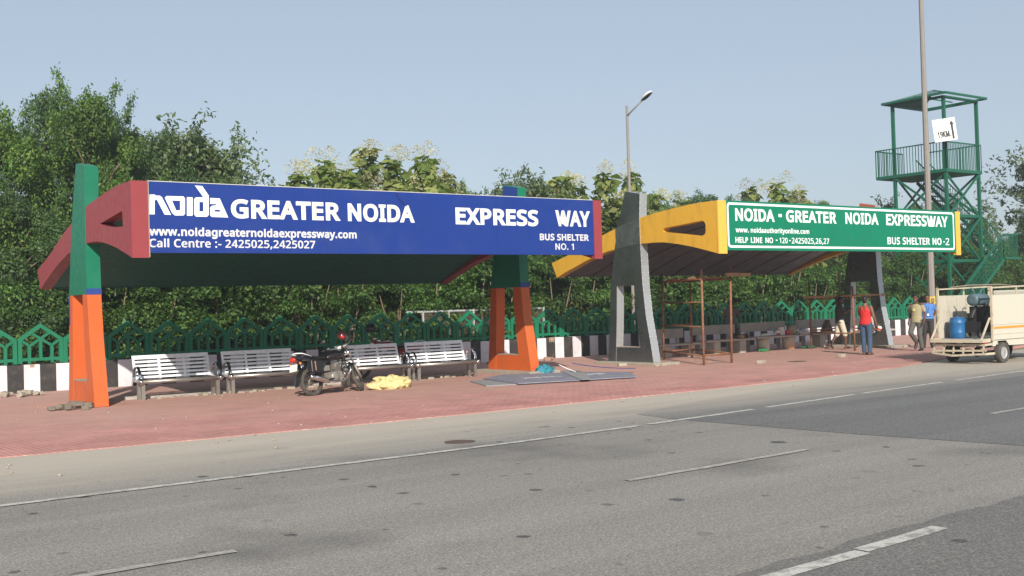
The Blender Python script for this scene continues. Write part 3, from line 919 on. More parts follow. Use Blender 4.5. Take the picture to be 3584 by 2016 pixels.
for k in range(1, 5):
    z = .25 * k
    sr.bar((-1.4, y_a, .4 + z), (S - .1, y_a, 3.2 + z), .015)
    sr.bar((S - .1, y_a, 3.3 + z), (S + 1.2, y_a, 3.3 + z), .015)
sr.build("stair_railing", m_tower, tw)
# distance board hanging on the tower
bd = thing("distance_board", "white board reading 19KM with a black upward arrow on the watch tower", "sign", (44.55, 27.98, 9.0), radians(-36))
tilt = Matrix.Rotation(radians(-7), 3, 'Y')
MB().box((0, 0, 0), (1.02, .02, 1.0), M=tilt).build("panel", m_whitebd, bd)
pr = MB()
for s, x0, x1, z0, z1 in (("19KM.", -.34, .24, -.33, -.05),):
    vs, fs = text_mesh(s, x0, x1, z0, z1, .042, .004)
    pr.add([tilt @ Vector((a, b - .011, c)) for a, b, c in vs], fs)
ar = [(.29, -.44), (.385, -.44), (.385, .20), (.45, .20), (.338, .38), (.225, .20), (.29, .20)]
tris = MB().prism([ar], -.015, -.0105, axis='Y')
pr.add([tilt @ Vector(v) for v in tris.v], tris.f)
pr.build("print", m_inkblack, bd)
gp = MB()
for x0, x1, z, h in ((-.43, -.15, .40, .025), (.14, .42, .42, .03), (-.42, -.32, .17, .05), (-.29, -.1, .19, .035), (-.40, .35, -.45, .012)):
    gp.box(tilt @ Vector(((x0 + x1) / 2, -.0125, z)), (x1 - x0, .004, h), M=tilt)
gp.build("small_print", m_inkgrey, bd)

# ================================================================== VEGETATION
def leaves_np(rng, P, nrm, size, aspect=.5, droop=.35, jit=.6, fold=.18):
    """one folded leaf (a single quad) per point"""
    n = len(P)
    N = nrm + rng.normal(0, jit, (n, 3)); N /= np.linalg.norm(N, axis=1, keepdims=True) + 1e-9
    A = rng.normal(0, 1, (n, 3)); A[:, 2] -= droop
    A -= N * (A * N).sum(1, keepdims=True); A /= np.linalg.norm(A, axis=1, keepdims=True) + 1e-9
    B = np.cross(N, A)
    s = (size * rng.uniform(.65, 1.3, n))[:, None]
    base = P; tip = P + A * s - N * s * .12
    mid = P + A * s * .45
    l = mid + B * s * aspect * .5 + N * s * fold * .5; r = mid - B * s * aspect * .5 + N * s * fold * .5
    return np.stack([base, l, tip, r], 1).reshape(-1, 3)

def mesh_np(name, V, mat):
    n = len(V) // 4
    me = bpy.data.meshes.new(name)
    me.vertices.add(len(V)); me.loops.add(len(V)); me.polygons.add(n)
    me.vertices.foreach_set("co", V.astype(np.float32).ravel())
    me.loops.foreach_set("vertex_index", np.arange(len(V), dtype=np.int32))
    me.polygons.foreach_set("loop_start", np.arange(0, len(V), 4, dtype=np.int32))
    me.materials.append(mat)
    me.update(calc_edges=True)
    return me

def blob_points(rng, c, R, n, shell=.55):
    d = rng.normal(0, 1, (n, 3)); d /= np.linalg.norm(d, axis=1, keepdims=True)
    r = shell + (1.08 - shell) * rng.random(n) ** .7
    r *= 1 + .16 * np.sin(d[:, 0] * 5 + c[0] * 3) * np.cos(d[:, 1] * 4 + c[2] * 2)
    P = np.array(c) + d * np.array(R) * r[:, None]
    nr = d * .8 + np.array([0, 0, .55])
    return P, nr

def crown_broad(seed, H, R, nb, per, size, aspect, z0=.16, blob=(.22, .36), flat=1.0, top=1.0, twigs=0):
    """many small leaves in overlapping clumps through an uneven crown"""
    rng = np.random.default_rng(seed)
    V = []; cs = []
    for i in range(nb):
        u = rng.random(); z = z0 + (1 - z0) * u
        prof = (np.sin(np.pi * min(1, (u * .82 + .14))) ** .75) * top
        a = rng.random() * 2 * np.pi; rr = R * prof * np.sqrt(rng.random()) * .92
        br = R * rng.uniform(*blob) * (1.05 - .35 * u)
        c = (rr * np.cos(a), rr * np.sin(a), z * H - br * .7)
        cs.append((c, br))
        P, nr = blob_points(rng, c, (br, br, br * flat), per)
        V.append(leaves_np(rng, P, nr, size, aspect))
    for i in range(twigs):      # loose sprays that break the outline
        u = rng.uniform(.35, 1.0); a = rng.random() * 2 * np.pi
        prof = np.sin(np.pi * min(1, (u * .82 + .14))) ** .75
        c0 = np.array([R * prof * np.cos(a) * .9, R * prof * np.sin(a) * .9, (z0 + (1 - z0) * u) * H])
        d = np.array([np.cos(a) * rng.uniform(.2, 1), np.sin(a) * rng.uniform(.2, 1), rng.uniform(.3, 1.2)]); d /= np.linalg.norm(d)
        k = int(per * .16); t = rng.random(k) ** .8
        P = c0 + d * (t * R * rng.uniform(.25, .5))[:, None] + rng.normal(0, .10, (k, 3))
        V.append(leaves_np(rng, P, np.tile([0, 0, .5], (k, 1)), size, aspect))
    return np.concatenate(V), cs

def trunk_mb(seed, H, R, cs, r0=.14):
    rng = random.Random(seed)
    b = MB()
    pts = [Vector((0, 0, 0))]
    for i in range(1, 6): pts.append(Vector((rng.uniform(-.12, .12) * i * .4, rng.uniform(-.12, .12) * i * .4, H * .15 * i)))
    b.tube(pts, [r0, r0 * .85, r0 * .7, r0 * .55, r0 * .4, r0 * .22], 8)
    for k in range(min(11, len(cs))):
        c, br = cs[k]
        i = max(1, min(4, int(c[2] / (H * .15)) - 1))
        p = pts[i]; q = Vector(c)
        mid = p.lerp(q, .5) + Vector((0, 0, .12 * (q - p).length))
        b.tube([p, mid, q], [r0 * .42, r0 * .26, r0 * .08], 6)
    return b

def make_tree_kind(kind, seed):
    """a prototype: Empty > trunk, crown (, blossom)"""
    if kind == 'broad':
        V, cs = crown_broad(seed, 8.0, 2.9, 46, 900, .125, .52, twigs=12, blob=(.20, .36))
        mat = lm_broad if seed % 2 else lm_dark
        parts = [("crown", mesh_np("crown", V, mat), None), ("trunk", None, trunk_mb(seed, 8.0, 2.9, cs, .16))]
    elif kind == 'loose':
        V, cs = crown_broad(seed, 7.0, 1.9, 34, 150, .19, .42, z0=.3, blob=(.16, .30), twigs=42)
        parts = [("crown", mesh_np("crown", V, lm_loose), None), ("trunk", None, trunk_mb(seed, 7.0, 1.9, cs, .10))]
    elif kind == 'teak':      # large drooping leaves on several leaders, feathery pale flower heads
        rng = np.random.default_rng(seed); V = []; F = []; b = MB()
        H = 7.0; nl = 7
        for i in range(nl):
            a = 2 * np.pi * i / nl + rng.uniform(-.5, .5); rr = 0 if i == 0 else rng.uniform(.5, 1.35)
            top = H * (1.0 if i == 0 else rng.uniform(.70, .93)); x, y = rr * np.cos(a), rr * np.sin(a)
            base = Vector((x * .15, y * .15, H * .22))
            if i == 0: b.tube([(0, 0, 0), (0, 0, H * .5), (0, 0, top - .2)], [.12, .08, .02], 7)
            else: b.tube([base, Vector((x * .8, y * .8, H * .45)), Vector((x, y, top - .15))], [.05, .04, .012], 6)
            for q in range(15):        # clumps of leaves up the leader
                t = (q + rng.random()) / 15
                z = H * .22 + (top - H * .22) * t
                w = .75 * min(1, (1.02 - t) * 2.2 + .12)
                ph = rng.random() * 2 * np.pi; fx = min(1, (z - H * .2) / (H * .4))
                c = (x * fx + w * .55 * np.cos(ph), y * fx + w * .55 * np.sin(ph), z)
                k = 34
                P, nr = blob_points(rng, c, (w * .62 + .08, w * .62 + .08, .34), k, .3)
                V.append(leaves_np(rng, P, nr, rng.uniform(.26, .44), .64, droop=.9, jit=.45, fold=.22))
            if rng.random() < .75 or i == 0:
                for j in range(int(rng.integers(1, 4))):
                    q = 150; o = np.array([x + rng.normal(0, .28), y + rng.normal(0, .28), top - .16 + rng.normal(0, .14)])
                    zz = rng.random(q); wd = .34 * np.sin(np.pi * np.clip(zz * .8 + .2, 0, 1)) + .03
                    ph = rng.random(q) * 2 * np.pi; r2 = np.sqrt(rng.random(q)) * wd
                    Pf = o + np.stack([r2 * np.cos(ph), r2 * np.sin(ph), zz * .55], 1)
                    F.append(leaves_np(rng, Pf, np.tile([0, 0, 1.0], (q, 1)), .06, .7, droop=-.3, jit=1.0))
        parts = [("crown", mesh_np("crown", np.concatenate(V), lm_teak), None), ("blossom", mesh_np("blossom", np.concatenate(F), lm_flower), None), ("trunk", None, b)]
    else:   # bush: low layered sprays down to the ground
        rng = np.random.default_rng(seed); V = []; b = MB(); cs = []
        H, R = 3.6, 1.75
        for i in range(46):
            u = rng.random() ** .9; a = rng.random() * 2 * np.pi
            prof = (1 - .72 * u ** 1.7)
            rr = R * prof * np.sqrt(rng.uniform(.15, 1)); br = rng.uniform(.32, .62)
            c = (rr * np.cos(a), rr * np.sin(a), .25 + (H - .55) * u)
            cs.append((c, br))
            k = 250
            P, nr = blob_points(rng, c, (br, br, br * .42), k, .2)
            P[:, 2] -= .22 * ((P[:, 0] - c[0]) ** 2 + (P[:, 1] - c[1]) ** 2) / br
            V.append(leaves_np(rng, P, nr * np.array([.6, .6, 1.6]), .125, .48, droop=.5))
        for i in range(5):
            a = i * 1.3; b.tube([(0.1 * cos(a), .1 * sin(a), 0), (.4 * cos(a), .4 * sin(a), 1.4), (.8 * cos(a), .8 * sin(a), 2.6)], [.05, .035, .012], 6)
        parts = [("crown", mesh_np("crown", np.concatenate(V), lm_bush), None), ("trunk", None, b)]
    k = REF_H[kind] / float(np.percentile(np.array([v.co.z for v in parts[0][1].vertices]), 99.97))
    out = []
    for nm, me, mbx in parts:
        if me is None:
            ob = mbx.build(nm, m_bark, None, link=False); me = ob.data; bpy.data.objects.remove(ob)
        me.transform(Matrix.Diagonal((1, 1, k, 1)))
        out.append((nm, me))
    return out

REF_H = dict(broad=8.0, loose=7.0, teak=7.0, bush=3.6)
KINDS = {}
for k, seeds in (('broad', (1, 2, 3, 4)), ('loose', (5, 6)), ('teak', (7, 8, 9, 10)), ('bush', (11, 12, 13, 14))):
    KINDS[k] = [make_tree_kind(k, s) for s in seeds]
_cnt = {}
def plant(kind, name, cat, x, y, h, label, wide=1.0, group=None, rz=None):
    i = _cnt.get(kind, 0); _cnt[kind] = i + 1
    vs = KINDS[kind][i % len(KINDS[kind])]
    rng = random.Random(i * 7 + len(kind))
    t = thing(name, label, cat, (x, y, -.05), rng.uniform(0, 6.28) if rz is None else rz, group)
    s = h / REF_H[kind]
    t.scale = (s * wide, s * wide, s)
    for nm, me in vs:
        o = bpy.data.objects.new(nm, me); COL.objects.link(o); o.parent = t
    return t

TREES = [
 ('broad', 6.3, 32.5, 7.8, 0.8, "dense tree cut off by the photo's left edge beyond the fence"),
 ('broad', 8.05, 34.0, 8.45, 0.66, "leafy tree left of the green pillar top, its crown against the sky"),
 ('broad', 9.0, 32.6, 8.75, 0.66, "tallest tree of the left clump, its crown right over the green pillar top"),
 ('broad', 10.25, 34.5, 8.75, 0.58, "dark tree over the left red beam, right shoulder of the tall clump"),
 ('broad', 11.1, 34.8, 7.7, 0.7, "tree over the red end cover, in the dip beside the tall clump"),
 ('broad', 11.4, 33.4, 7.5, 0.6, "tree over the first letters of the logo on the blue board"),
 ('loose', 11.9, 33.0, 8.0, 0.95, "thin grey leaved tree above the blue board's logo, left of the airy pair"),
 ('loose', 13.0, 33.5, 7.8, 0.85, "airy grey leaved tree over the end of the logo, right of the airy pair"),
 ('broad', 13.5, 34.6, 6.9, 0.55, "low tree behind the airy pair, sloping down to the blue board"),
 ('broad', 6.4, 30.9, 5.6, 0.85, "bushy tree low behind the fence at the photo's left edge"),
 ('broad', 9.4, 31.3, 5.7, 0.85, "bushy tree close behind the left red beam, half hidden by it"),
 ('broad', 12.1, 31.6, 5.9, 0.8, "bushy tree hidden low behind the logo of the blue board"),
 ('teak', 16.2, 34.0, 6.5, 0.95, "flowering large leaved tree over the T of GREATER, first right of the sky gap"),
 ('teak', 17.5, 35.0, 7.1, 0.85, "large leaved tree over the last R of GREATER on the blue board"),
 ('teak', 18.0, 34.0, 6.7, 0.85, "large leaved tree over the N of NOIDA, lower than its neighbours"),
 ('teak', 19.2, 35.0, 7.6, 0.85, "tallest large leaved tree, over the letters OI of NOIDA"),
 ('teak', 19.9, 34.0, 7.2, 0.9, "large leaved tree over the letters DA of NOIDA on the blue board"),
 ('teak', 21.4, 34.6, 7.4, 0.8, "large leaved tree just right of the word NOIDA on the blue board"),
 ('teak', 22.7, 35.2, 6.9, 0.9, "lower large leaved tree in the gap left of EXPRESS"),
 ('broad', 23.4, 34.8, 6.3, 0.65, "rounded low tree over the first E of EXPRESS"),
 ('loose', 24.0, 33.2, 6.5, 0.8, "feathery leaved tree at the left side of the blue topped pillar"),
 ('loose', 26.2, 34.0, 7.3, 0.85, "feathery leaved tree just right of the blue topped pillar"),
 ('teak', 28.1, 35.0, 7.0, 0.9, "large leaved tree above the W of WAY"),
 ('teak', 29.8, 36.0, 6.9, 0.9, "tree with pale flower heads above the letters AY of WAY"),
 ('teak', 30.3, 34.6, 7.2, 0.8, "upright large leaved tree between the blue board and the grey pillar"),
 ('teak', 31.2, 34.0, 7.2, 0.75, "upright large leaved tree at the thin street lamp, behind the grey pillar's top"),
 ('teak', 34.2, 36.0, 6.6, 1.0, "flowering tree just right of the grey pillar's top"),
 ('teak', 36.9, 37.0, 6.6, 1.0, "flowering tree over the middle of the yellow beam"),
 ('broad', 37.2, 35.0, 6.3, 0.8, "round green tree over the yellow end cover of the green board"),
 ('teak', 42.1, 37.0, 7.3, 0.9, "flowering tree above the first NOIDA of the green board"),
 ('teak', 42.9, 36.0, 7.5, 0.85, "flowering tree above the dash on the green board"),
 ('teak', 45.4, 37.0, 7.3, 0.85, "flowering tree above the G of GREATER on the green board"),
 ('broad', 46.0, 36.2, 6.7, 0.75, "low round tree above the letters TER of GREATER on the green board"),
 ('loose', 47.9, 33.7, 6.9, 0.95, "pale leaved tree beside the red pillar cap, left of the watch tower"),
 ('broad', 52.5, 35.0, 6.6, 0.7, "round tree seen through the left bay of the watch tower"),
 ('loose', 56.4, 36.0, 7.6, 0.9, "pale leaved tree seen between the thick lamp post and the tower's near leg"),
 ('broad', 57.0, 34.0, 6.3, 0.8, "low tree behind the tower's right leg"),
 ('broad', 59.5, 32.0, 6.4, 0.9, "low dark tree at the photo's right edge behind the truck"),
 ('loose', 61.0, 33.2, 10.0, 1.0, "taller branchy tree cut by the photo's right edge"),
 ('broad', 50.2, 37.5, 6.2, 0.8, "dark tree above the second NOIDA of the green board, mostly hidden by it"),
 ('broad', 16.9, 35.8, 5.75, 0.7, "low round tree under the first flowering tree right of the sky gap"),
 ('broad', 18.8, 36.2, 6.25, 0.75, "low tree over the gap between GREATER and NOIDA on the blue board"),
 ('broad', 20.6, 36.4, 6.35, 0.75, "low tree behind the D of NOIDA on the blue board"),
 ('broad', 22.4, 36.6, 6.2, 0.75, "low tree under the large leaved one right of the blue board's NOIDA"),
 ('broad', 27.3, 36.4, 6.3, 0.75, "low tree hidden right behind the blue topped pillar"),
 ('broad', 29.3, 37.4, 6.4, 0.8, "low tree over the gap between EXPRESS and WAY"),
 ('broad', 32.2, 36.0, 6.4, 0.8, "low tree behind the grey pillar's left edge"),
 ('broad', 35.4, 37.8, 6.3, 0.9, "low tree behind the grey pillar's right edge"),
 ('broad', 39.4, 37.8, 6.5, 0.9, "low tree behind the right end of the yellow beam"),
 ('broad', 44.2, 38.6, 6.7, 0.9, "low tree over the letters IDA of the green board's first NOIDA"),
]
for (k, x, y, h, wd, lab) in TREES:
    nm = dict(broad="leafy_tree", loose="airy_tree", teak="teak_tree")[k]
    if k == 'teak': wd *= 1.42
    elif 5.7 < h < 6.75 and 16 < x < 46: h += .45; wd *= 1.1
    plant(k, nm, "tree", x, y, h, lab, wd, "trees behind the green fence")
BUSH = [
 "leafy bush behind the fence at the photo's left edge",
 "leafy bush behind the fence just left of the first orange pillar",
 "leafy bush behind the fence just right of the first orange pillar",
 "leafy bush behind the fence over the left half of the first metal bench",
 "leafy bush behind the fence over the right half of the first metal bench",
 "leafy bush behind the fence over the second metal bench",
 "leafy bush behind the fence over the black motorcycle's tail light",
 "leafy bush behind the fence beside the maroon helmet",
 "leafy bush behind the fence over the third metal bench",
 "leafy bush behind the fence over the left half of the fourth metal bench",
 "leafy bush behind the fence over the right end of the fourth metal bench",
 "leafy bush behind the fence seen between the legs of the right orange pillar",
 "leafy bush behind the fence just right of the right orange pillar",
 "leafy bush behind the fence above the striped wall left of the grey pillar",
 "leafy bush behind the fence seen between the legs of the grey pillar",
 "leafy bush behind the fence just right of the grey pillar's legs",
 "leafy bush behind the fence over the left half of the tall rusty scaffold",
 "leafy bush behind the fence over the right half of the tall rusty scaffold",
 "leafy bush behind the fence just right of the tall rusty scaffold",
 "leafy bush behind the fence above the paint cans on the concrete bench",
 "leafy bush behind the fence over the left post of the low scaffold",
 "leafy bush behind the fence over the man reaching up to the plank",
 "leafy bush behind the fence over the man in the red vest",
 "leafy bush behind the fence left of the two men by the truck",
 "leafy bush behind the fence over the man in the blue shirt and the lamp post",
 "leafy bush behind the fence at the near leg of the watch tower",
 "leafy bush behind the fence under the tower's stair landing",
 "leafy bush behind the fence at the right edge over the truck's side panel",
]
bx = 6.2
rng = random.Random(77)
for i, lab in enumerate(BUSH):
    plant('bush', "leafy_bush", "bush", bx, 30.3 + rng.uniform(-.25, .5), rng.uniform(3.1, 4.2), lab, rng.uniform(.85, 1.1), "bushes along the fence")
    bx += 1.31 + .03 * i + (.35 if i > 19 else 0)
# one green mass of undergrowth that fills the wood behind
def undergrowth():
    rng = np.random.default_rng(99); V = []
    for i in range(560):
        x = rng.uniform(0, 86); y = rng.uniform(32.3, 37) if rng.random() < .7 else rng.uniform(37, 44)
        h = rng.uniform(.3, 3.9); br = rng.uniform(.6, 1.2)
        P, nr = blob_points(rng, (x, y, h), (br, br, br * .6), 130, .3)
        V.append(leaves_np(rng, P, nr, .22, .5))
    for i in range(240):           # weeds close behind the wall
        x = rng.uniform(2, 50); y = rng.uniform(28.7, 30); h = rng.uniform(.1, .75); br = rng.uniform(.2, .45)
        P, nr = blob_points(rng, (x, y, h), (br, br, br), 60, .2)
        V.append(leaves_np(rng, P, nr, .13, .42, droop=-.2))
    return np.concatenate(V)
ug = bpy.data.objects.new("undergrowth", mesh_np("undergrowth", undergrowth(), lm_under)); COL.objects.link(ug)
tag(ug, "dense green undergrowth filling the wood behind the fence", "undergrowth", kind='stuff')

# ================================================================== STREET OBJECTS
# ------------------------------------------------------------------ metal benches of shelter no. 1
def make_bench():
    t = thing("metal_bench", "bench", "bench")
    L = 1.62; h = L / 2
    for z in (.35, .0):
        pass
    lean = .13
    def bp(z): return .36 + (z - .42) * .30      # backrest plane: y as a function of z
    br = MB()
    zs = [.445, .525, .605, .685, .765]
    for z in zs: br.bar((-h, bp(z), z), (h, bp(z), z), .014, .047, up=(0, .29, .957))
    br.bar((-h, bp(.86), .86), (h, bp(.86), .86), .016, .085, up=(0, .29, .957))
    for x in (-h + .01, -.27, .27, h - .01):
        br.bar((x, bp(.41) + .014, .41), (x, bp(.90) + .014, .90), .05, .012, up=(0, -1, .3))
    br.build("backrest", m_alu, t)
    se = MB()
    for i in range(5): se.bar((-h + .03, -.10 + .095 * i, .395 - .004 * i), (h - .03, -.10 + .095 * i, .395 - .004 * i), .08, .02)
    se.tube([(-h - .1, -.15, .375), (h + .1, -.15, .375)], .042, 12)
    se.build("seat", m_dullsteel, t)
    for s in (-1, 1):
        x = s * (h + .035)
        pts = []
        for i in range(15):            # arm rest loop
            a = radians(200 - 235 * i / 14)
            pts.append((x, .13 + .20 * cos(a), .47 + .215 * sin(a)))
        a_ = MB()
        for p, q in zip(pts[:-1], pts[1:]): a_.bar(p, q, .058, .010, up=(0, q[1] - .13, q[2] - .47))
        a_.build("armrest", m_chrome, t)
        e = MB().ell((x, -.16, .375), (.055, .06, .06), 0, 14, 10)
        e.bar((x, -.15, .375), (x, .36, .40), .05, .05)
        e.build("end_bracket", m_chrome, t)
        for yy in (-.10, .17):
            l = MB().box2((x - s * .05 - .035, yy - .03, 0), (x - s * .05 + .035, yy + .03, .36))
            l.build("leg", m_dullsteel, t)
    return t
BG = "metal benches under the blue signed shelter"
b0 = make_bench()
b0.location = (8.02, 22.93, .012)
b0['label'] = "leftmost metal bench beside the first orange pillar, nothing parked at it"
b0['group'] = BG
for x, y, rz, lab in ((9.93, 22.86, -.02, "metal bench left of the motorcycle, its right end behind the tail light"),
                      (12.62, 22.70, -.02, "metal bench behind the motorcycle's front fork and the yellow sack"),
                      (14.46, 22.62, -.02, "rightmost metal bench beside the right orange pillar")):
    c = copy_tree(b0); c.location = (x, y, .012); c.rotation_euler = (0, 0, rz); c['label'] = lab
# low concrete footing strip the benches stand on, with rubble
ft = MB(); rng = random.Random(8)
for i in range(46):
    x = 7.3 + 8.2 * i / 46 + rng.uniform(-.1, .1)
    ft.box((x, 23.0 + rng.uniform(-.12, .22), .02), (rng.uniform(.06, .22), rng.uniform(.05, .16), rng.uniform(.03, .09)), rz=rng.uniform(0, 3))
tag(bevel(ft.build("rubble", m_conc), .01, 1), "broken cement rubble lying under the row of metal benches", "rubble", kind='stuff')
fs_ = tag(bevel(MB().box2((7.0, 23.25, 0), (15.6, 23.45, .07)).build("footing_strip", m_concgrey), .01, 1), "low cement strip on the footpath under the backs of the metal benches", "kerb")

# ------------------------------------------------------------------ motorcycles
def make_motorcycle(label, red=False):
    t = thing("motorcycle", label, "motorcycle")
    paint = m_redgloss if red else m_tank
    R = .295; WB = 1.27
    steer = radians(36)
    def wheel(nm, par, c, rot):
        w = MB()
        prof = []
        for i in range(13):
            a = 2 * pi * i / 12; prof.append((R - .045 + .045 * cos(a), .040 * sin(a)))
        Mx = Matrix.Rotation(radians(90), 3, 'X')
        w.lathe(prof, c, 40, 0, rot @ Mx)
        o = w.build("wheel", m_rubber, par)
        r = MB().lathe([(R - .075, -.022), (R - .062, -.02), (R - .058, 0), (R - .062, .02), (R - .075, .022), (R - .068, 0), (R - .075, -.022)], c, 40, 0, rot @ Mx)
        r.build("rim", m_chrome, o)
        s = MB()
        for k in range(18):
            a = 2 * pi * k / 18; sd = .03 if k % 2 else -.03
            p = rot @ Vector((.03 * cos(a + .5), sd, .03 * sin(a + .5))); q = rot @ Vector(((R - .07) * cos(a), 0, (R - .07) * sin(a)))
            s.bar(Vector(c) + p, Vector(c) + q, .0045)
        s.build("spokes", m_dullsteel, o)
        h = MB().lathe([(0, -.05), (.065, -.05), (.07, -.02), (.04, .0), (.04, .04), (0, .045)], c, 18, 0, rot @ Mx)
        h.build("hub", m_engine, o)
        return o
    I3 = Matrix.Identity(3)
    wheel("rear", t, (0, 0, R), I3)
    # steering assembly turned to the left
    head = Vector((.98, 0, .86)); Rs = Matrix.Rotation(steer, 3, Vector((-.44, 0, .90)).normalized())
    def st(p): return head + Rs @ (Vector(p) - head)
    fw = st((WB, 0, R))
    wheel("front", t, tuple(fw), Rs)
    f = MB()
    for s in (-.085, .085):
        f.tube([st((WB - .005, s, R - .02)), st((WB - .12, s, .56))], [.030, .028], 10, 0)
        f.tube([st((WB - .12, s, .56)), st((.955, s, .90))], .019, 10, 1)
    f.bar(st((1.0, -.1, .80)), st((1.0, .1, .80)), .06, .03, 0)
    f.build("fork", [m_engine, m_chrome], t)
    mg = MB(); n = 12
    for i in range(n):
        a0, a1 = radians(10 + 130 * i / n), radians(10 + 130 * (i + 1) / n)
        p, q = (WB + .335 * cos(a0), 0, R + .335 * sin(a0)), (WB + .335 * cos(a1), 0, R + .335 * sin(a1))
        mg.bar(st(p), st(q), .105, .012, up=Rs @ Vector((cos(a0), 0, sin(a0))))
    mg.build("front_mudguard", paint if red else m_tank, t)
    hl = MB().ell(st((1.10, 0, .86)), (.10, .10, .105), 0, 16, 10, Rs)
    hl.lathe([(0, .0), (.07, .0), (.085, -.01)], st((1.205, 0, .86)), 18, 1, Rs @ Matrix.Rotation(radians(90), 3, 'Y'))
    hl.build("headlight", [paint, m_lampwhite], t)
    ins = MB().lathe([(0, .0), (.058, 0), (.066, -.012), (.06, -.06), (0, -.06)], st((1.0, .055, 1.0)), 18, 0, Rs @ Matrix.Rotation(radians(-42), 3, 'Y'))
    ins.lathe([(0, .0), (.058, 0), (.066, -.012), (.06, -.06), (0, -.06)], st((1.0, -.075, 1.0)), 18, 0, Rs @ Matrix.Rotation(radians(-42), 3, 'Y'))
    ins.lathe([(0, .002), (.05, .002)], st((1.0, .055, 1.0)), 18, 1, Rs @ Matrix.Rotation(radians(-42), 3, 'Y'))
    ins.lathe([(0, .002), (.05, .002)], st((1.0, -.075, 1.0)), 18, 1, Rs @ Matrix.Rotation(radians(-42), 3, 'Y'))
    ins.build("instrument_cluster", [m_chrome, m_plate], t)
    hb = MB()
    for s in (-1, 1):
        hb.tube([st((.96, .05 * s, .93)), st((.97, .2 * s, 1.02)), st((.88, .29 * s, 1.03)), st((.80, .36 * s, 1.02))], .012, 8, 0)
        hb.tube([st((.875, .295 * s, 1.03)), st((.79, .37 * s, 1.02))], .019, 8, 1)
        hb.bar(st((.92, .24 * s, 1.05)), st((.86, .38 * s, 1.04)), .008, .012, 0)
    hb.build("handlebar", [m_chrome, m_black], t)
    for s in (-1, 1):
        mr = MB().tube([st((.92, .24 * s, 1.03)), st((.96, .32 * s, 1.20))], .006, 6)
        mr.ell(st((.965, .335 * s, 1.245)), (.018, .065, .045), 0, 14, 8, Rs)
        mr.build("mirror", m_black, t)
    tk = MB()
    rings = [(.42, .75, .055, .03), (.47, .775, .09, .075), (.58, .80, .125, .105), (.72, .815, .14, .115), (.84, .81, .125, .10), (.92, .79, .085, .07), (.95, .77, .04, .03)]
    vs, fs = [], []; n = 16
    for (x, z, ry, rz) in rings:
        for k in range(n):
            a = 2 * pi * k / n; vs.append((x, ry * cos(a), z + rz * sin(a)))
    for i in range(len(rings) - 1):
        for k in range(n): fs.append((i * n + k, i * n + (k + 1) % n, (i + 1) * n + (k + 1) % n, (i + 1) * n + k))
    fs += [tuple(range(n)), tuple((len(rings) - 1) * n + k for k in range(n))]
    tk.add(vs, fs, 0, True)
    tk.build("fuel_tank", paint, t)
    se = MB(); vs, fs = [], []
    rings = [(-.26, .825, .08, .03), (-.2, .83, .115, .042), (-.02, .805, .125, .045), (.12, .775, .125, .045), (.3, .765, .115, .045), (.44, .775, .085, .04), (.49, .78, .05, .02)]
    for (x, z, ry, rz) in rings:
        for k in range(n):
            a = 2 * pi * k / n; vs.append((x, ry * cos(a), z + rz * sin(a)))
    for i in range(len(rings) - 1):
        for k in range(n): fs.append((i * n + k, i * n + (k + 1) % n, (i + 1) * n + (k + 1) % n, (i + 1) * n + k))
    fs += [tuple(range(n)), tuple((len(rings) - 1) * n + k for k in range(n))]
    se.add(vs, fs, 0, True).build("seat", m_black, t)
    tl = MB()
    for s in (1,):
        tl.prism([[(-.42, .84), (-.28, .86), (-.02, .79), (.38, .74), (.36, .58), (.1, .60), (-.24, .73), (-.40, .76)]], -.085, .085, axis='Y')
    o = bevel(tl.build("side_cover", paint, t), .03, 3)
    MB().ell((-.42, 0, .765), (.05, .085, .055), 0, 14, 8).build("tail_light", m_redlamp, t)
    for s in (-1, 1):
        MB().ell((-.36, .15 * s, .68), (.03, .035, .025), 0, 10, 6).build("indicator", m_amber, t)
    rm = MB(); k = 10
    for i in range(k):
        a0, a1 = radians(70 + 100 * i / k), radians(70 + 100 * (i + 1) / k)
        rm.bar((.345 * cos(a0), 0, R + .345 * sin(a0)), (.345 * cos(a1), 0, R + .345 * sin(a1)), .13, .012, up=(cos(a0), 0, sin(a0)))
    rm.bar((-.34, 0, R + .06), (-.40, 0, .22), .12, .01, up=(1, 0, 0))
    rm.build("rear_mudguard", m_black, t)
    MB().box((-.425, 0, .60), (.012, .22, .145), M=Matrix.Rotation(radians(14), 3, 'Y')).build("number_plate", m_plate, t)
    gr = MB()
    for s in (-1, 1): gr.tube([(-.02, .13 * s, .81), (-.26, .13 * s, .88), (-.38, .09 * s, .89)], .012, 8)
    gr.tube([(-.38, -.09, .89), (-.38, .09, .89)], .012, 8)
    gr.build("grab_rail", m_alu, t)
    fr = MB()
    fr.tube([(.95, 0, .80), (.86, 0, .55), (.72, 0, .27)], .022, 8); fr.tube([(.95, 0, .83), (.5, 0, .70), (.3, 0, .62), (.25, 0, .33)], .022, 8)
    for s in (-1, 1):
        fr.tube([(.5, .09 * s, .69), (-.25, .09 * s, .74)], .014, 8); fr.tube([(.28, .09 * s, .35), (0, .09 * s, R)], .02, 8)
        fr.tube([(-.01, .12 * s, R + .02), (.06, .12 * s, .50)], .025, 10); fr.tube([(.03, .12 * s, .42), (.11, .12 * s, .68)], .036, 10)
    fr.tube([(.40, -.17, .31), (.40, .17, .31)], .013, 8)
    fr.build("frame", m_machdk, t)
    en = MB()
    en.box((.58, 0, .36), (.36, .22, .20)); en.ell((.55, -.12, .36), (.12, .05, .11)); en.ell((.55, .12, .36), (.12, .05, .11))
    for i in range(7): en.box((.66 + .012 * i, 0, .47 + .026 * i), (.17, .20, .012), M=Matrix.Rotation(radians(-18), 3, 'Y'))
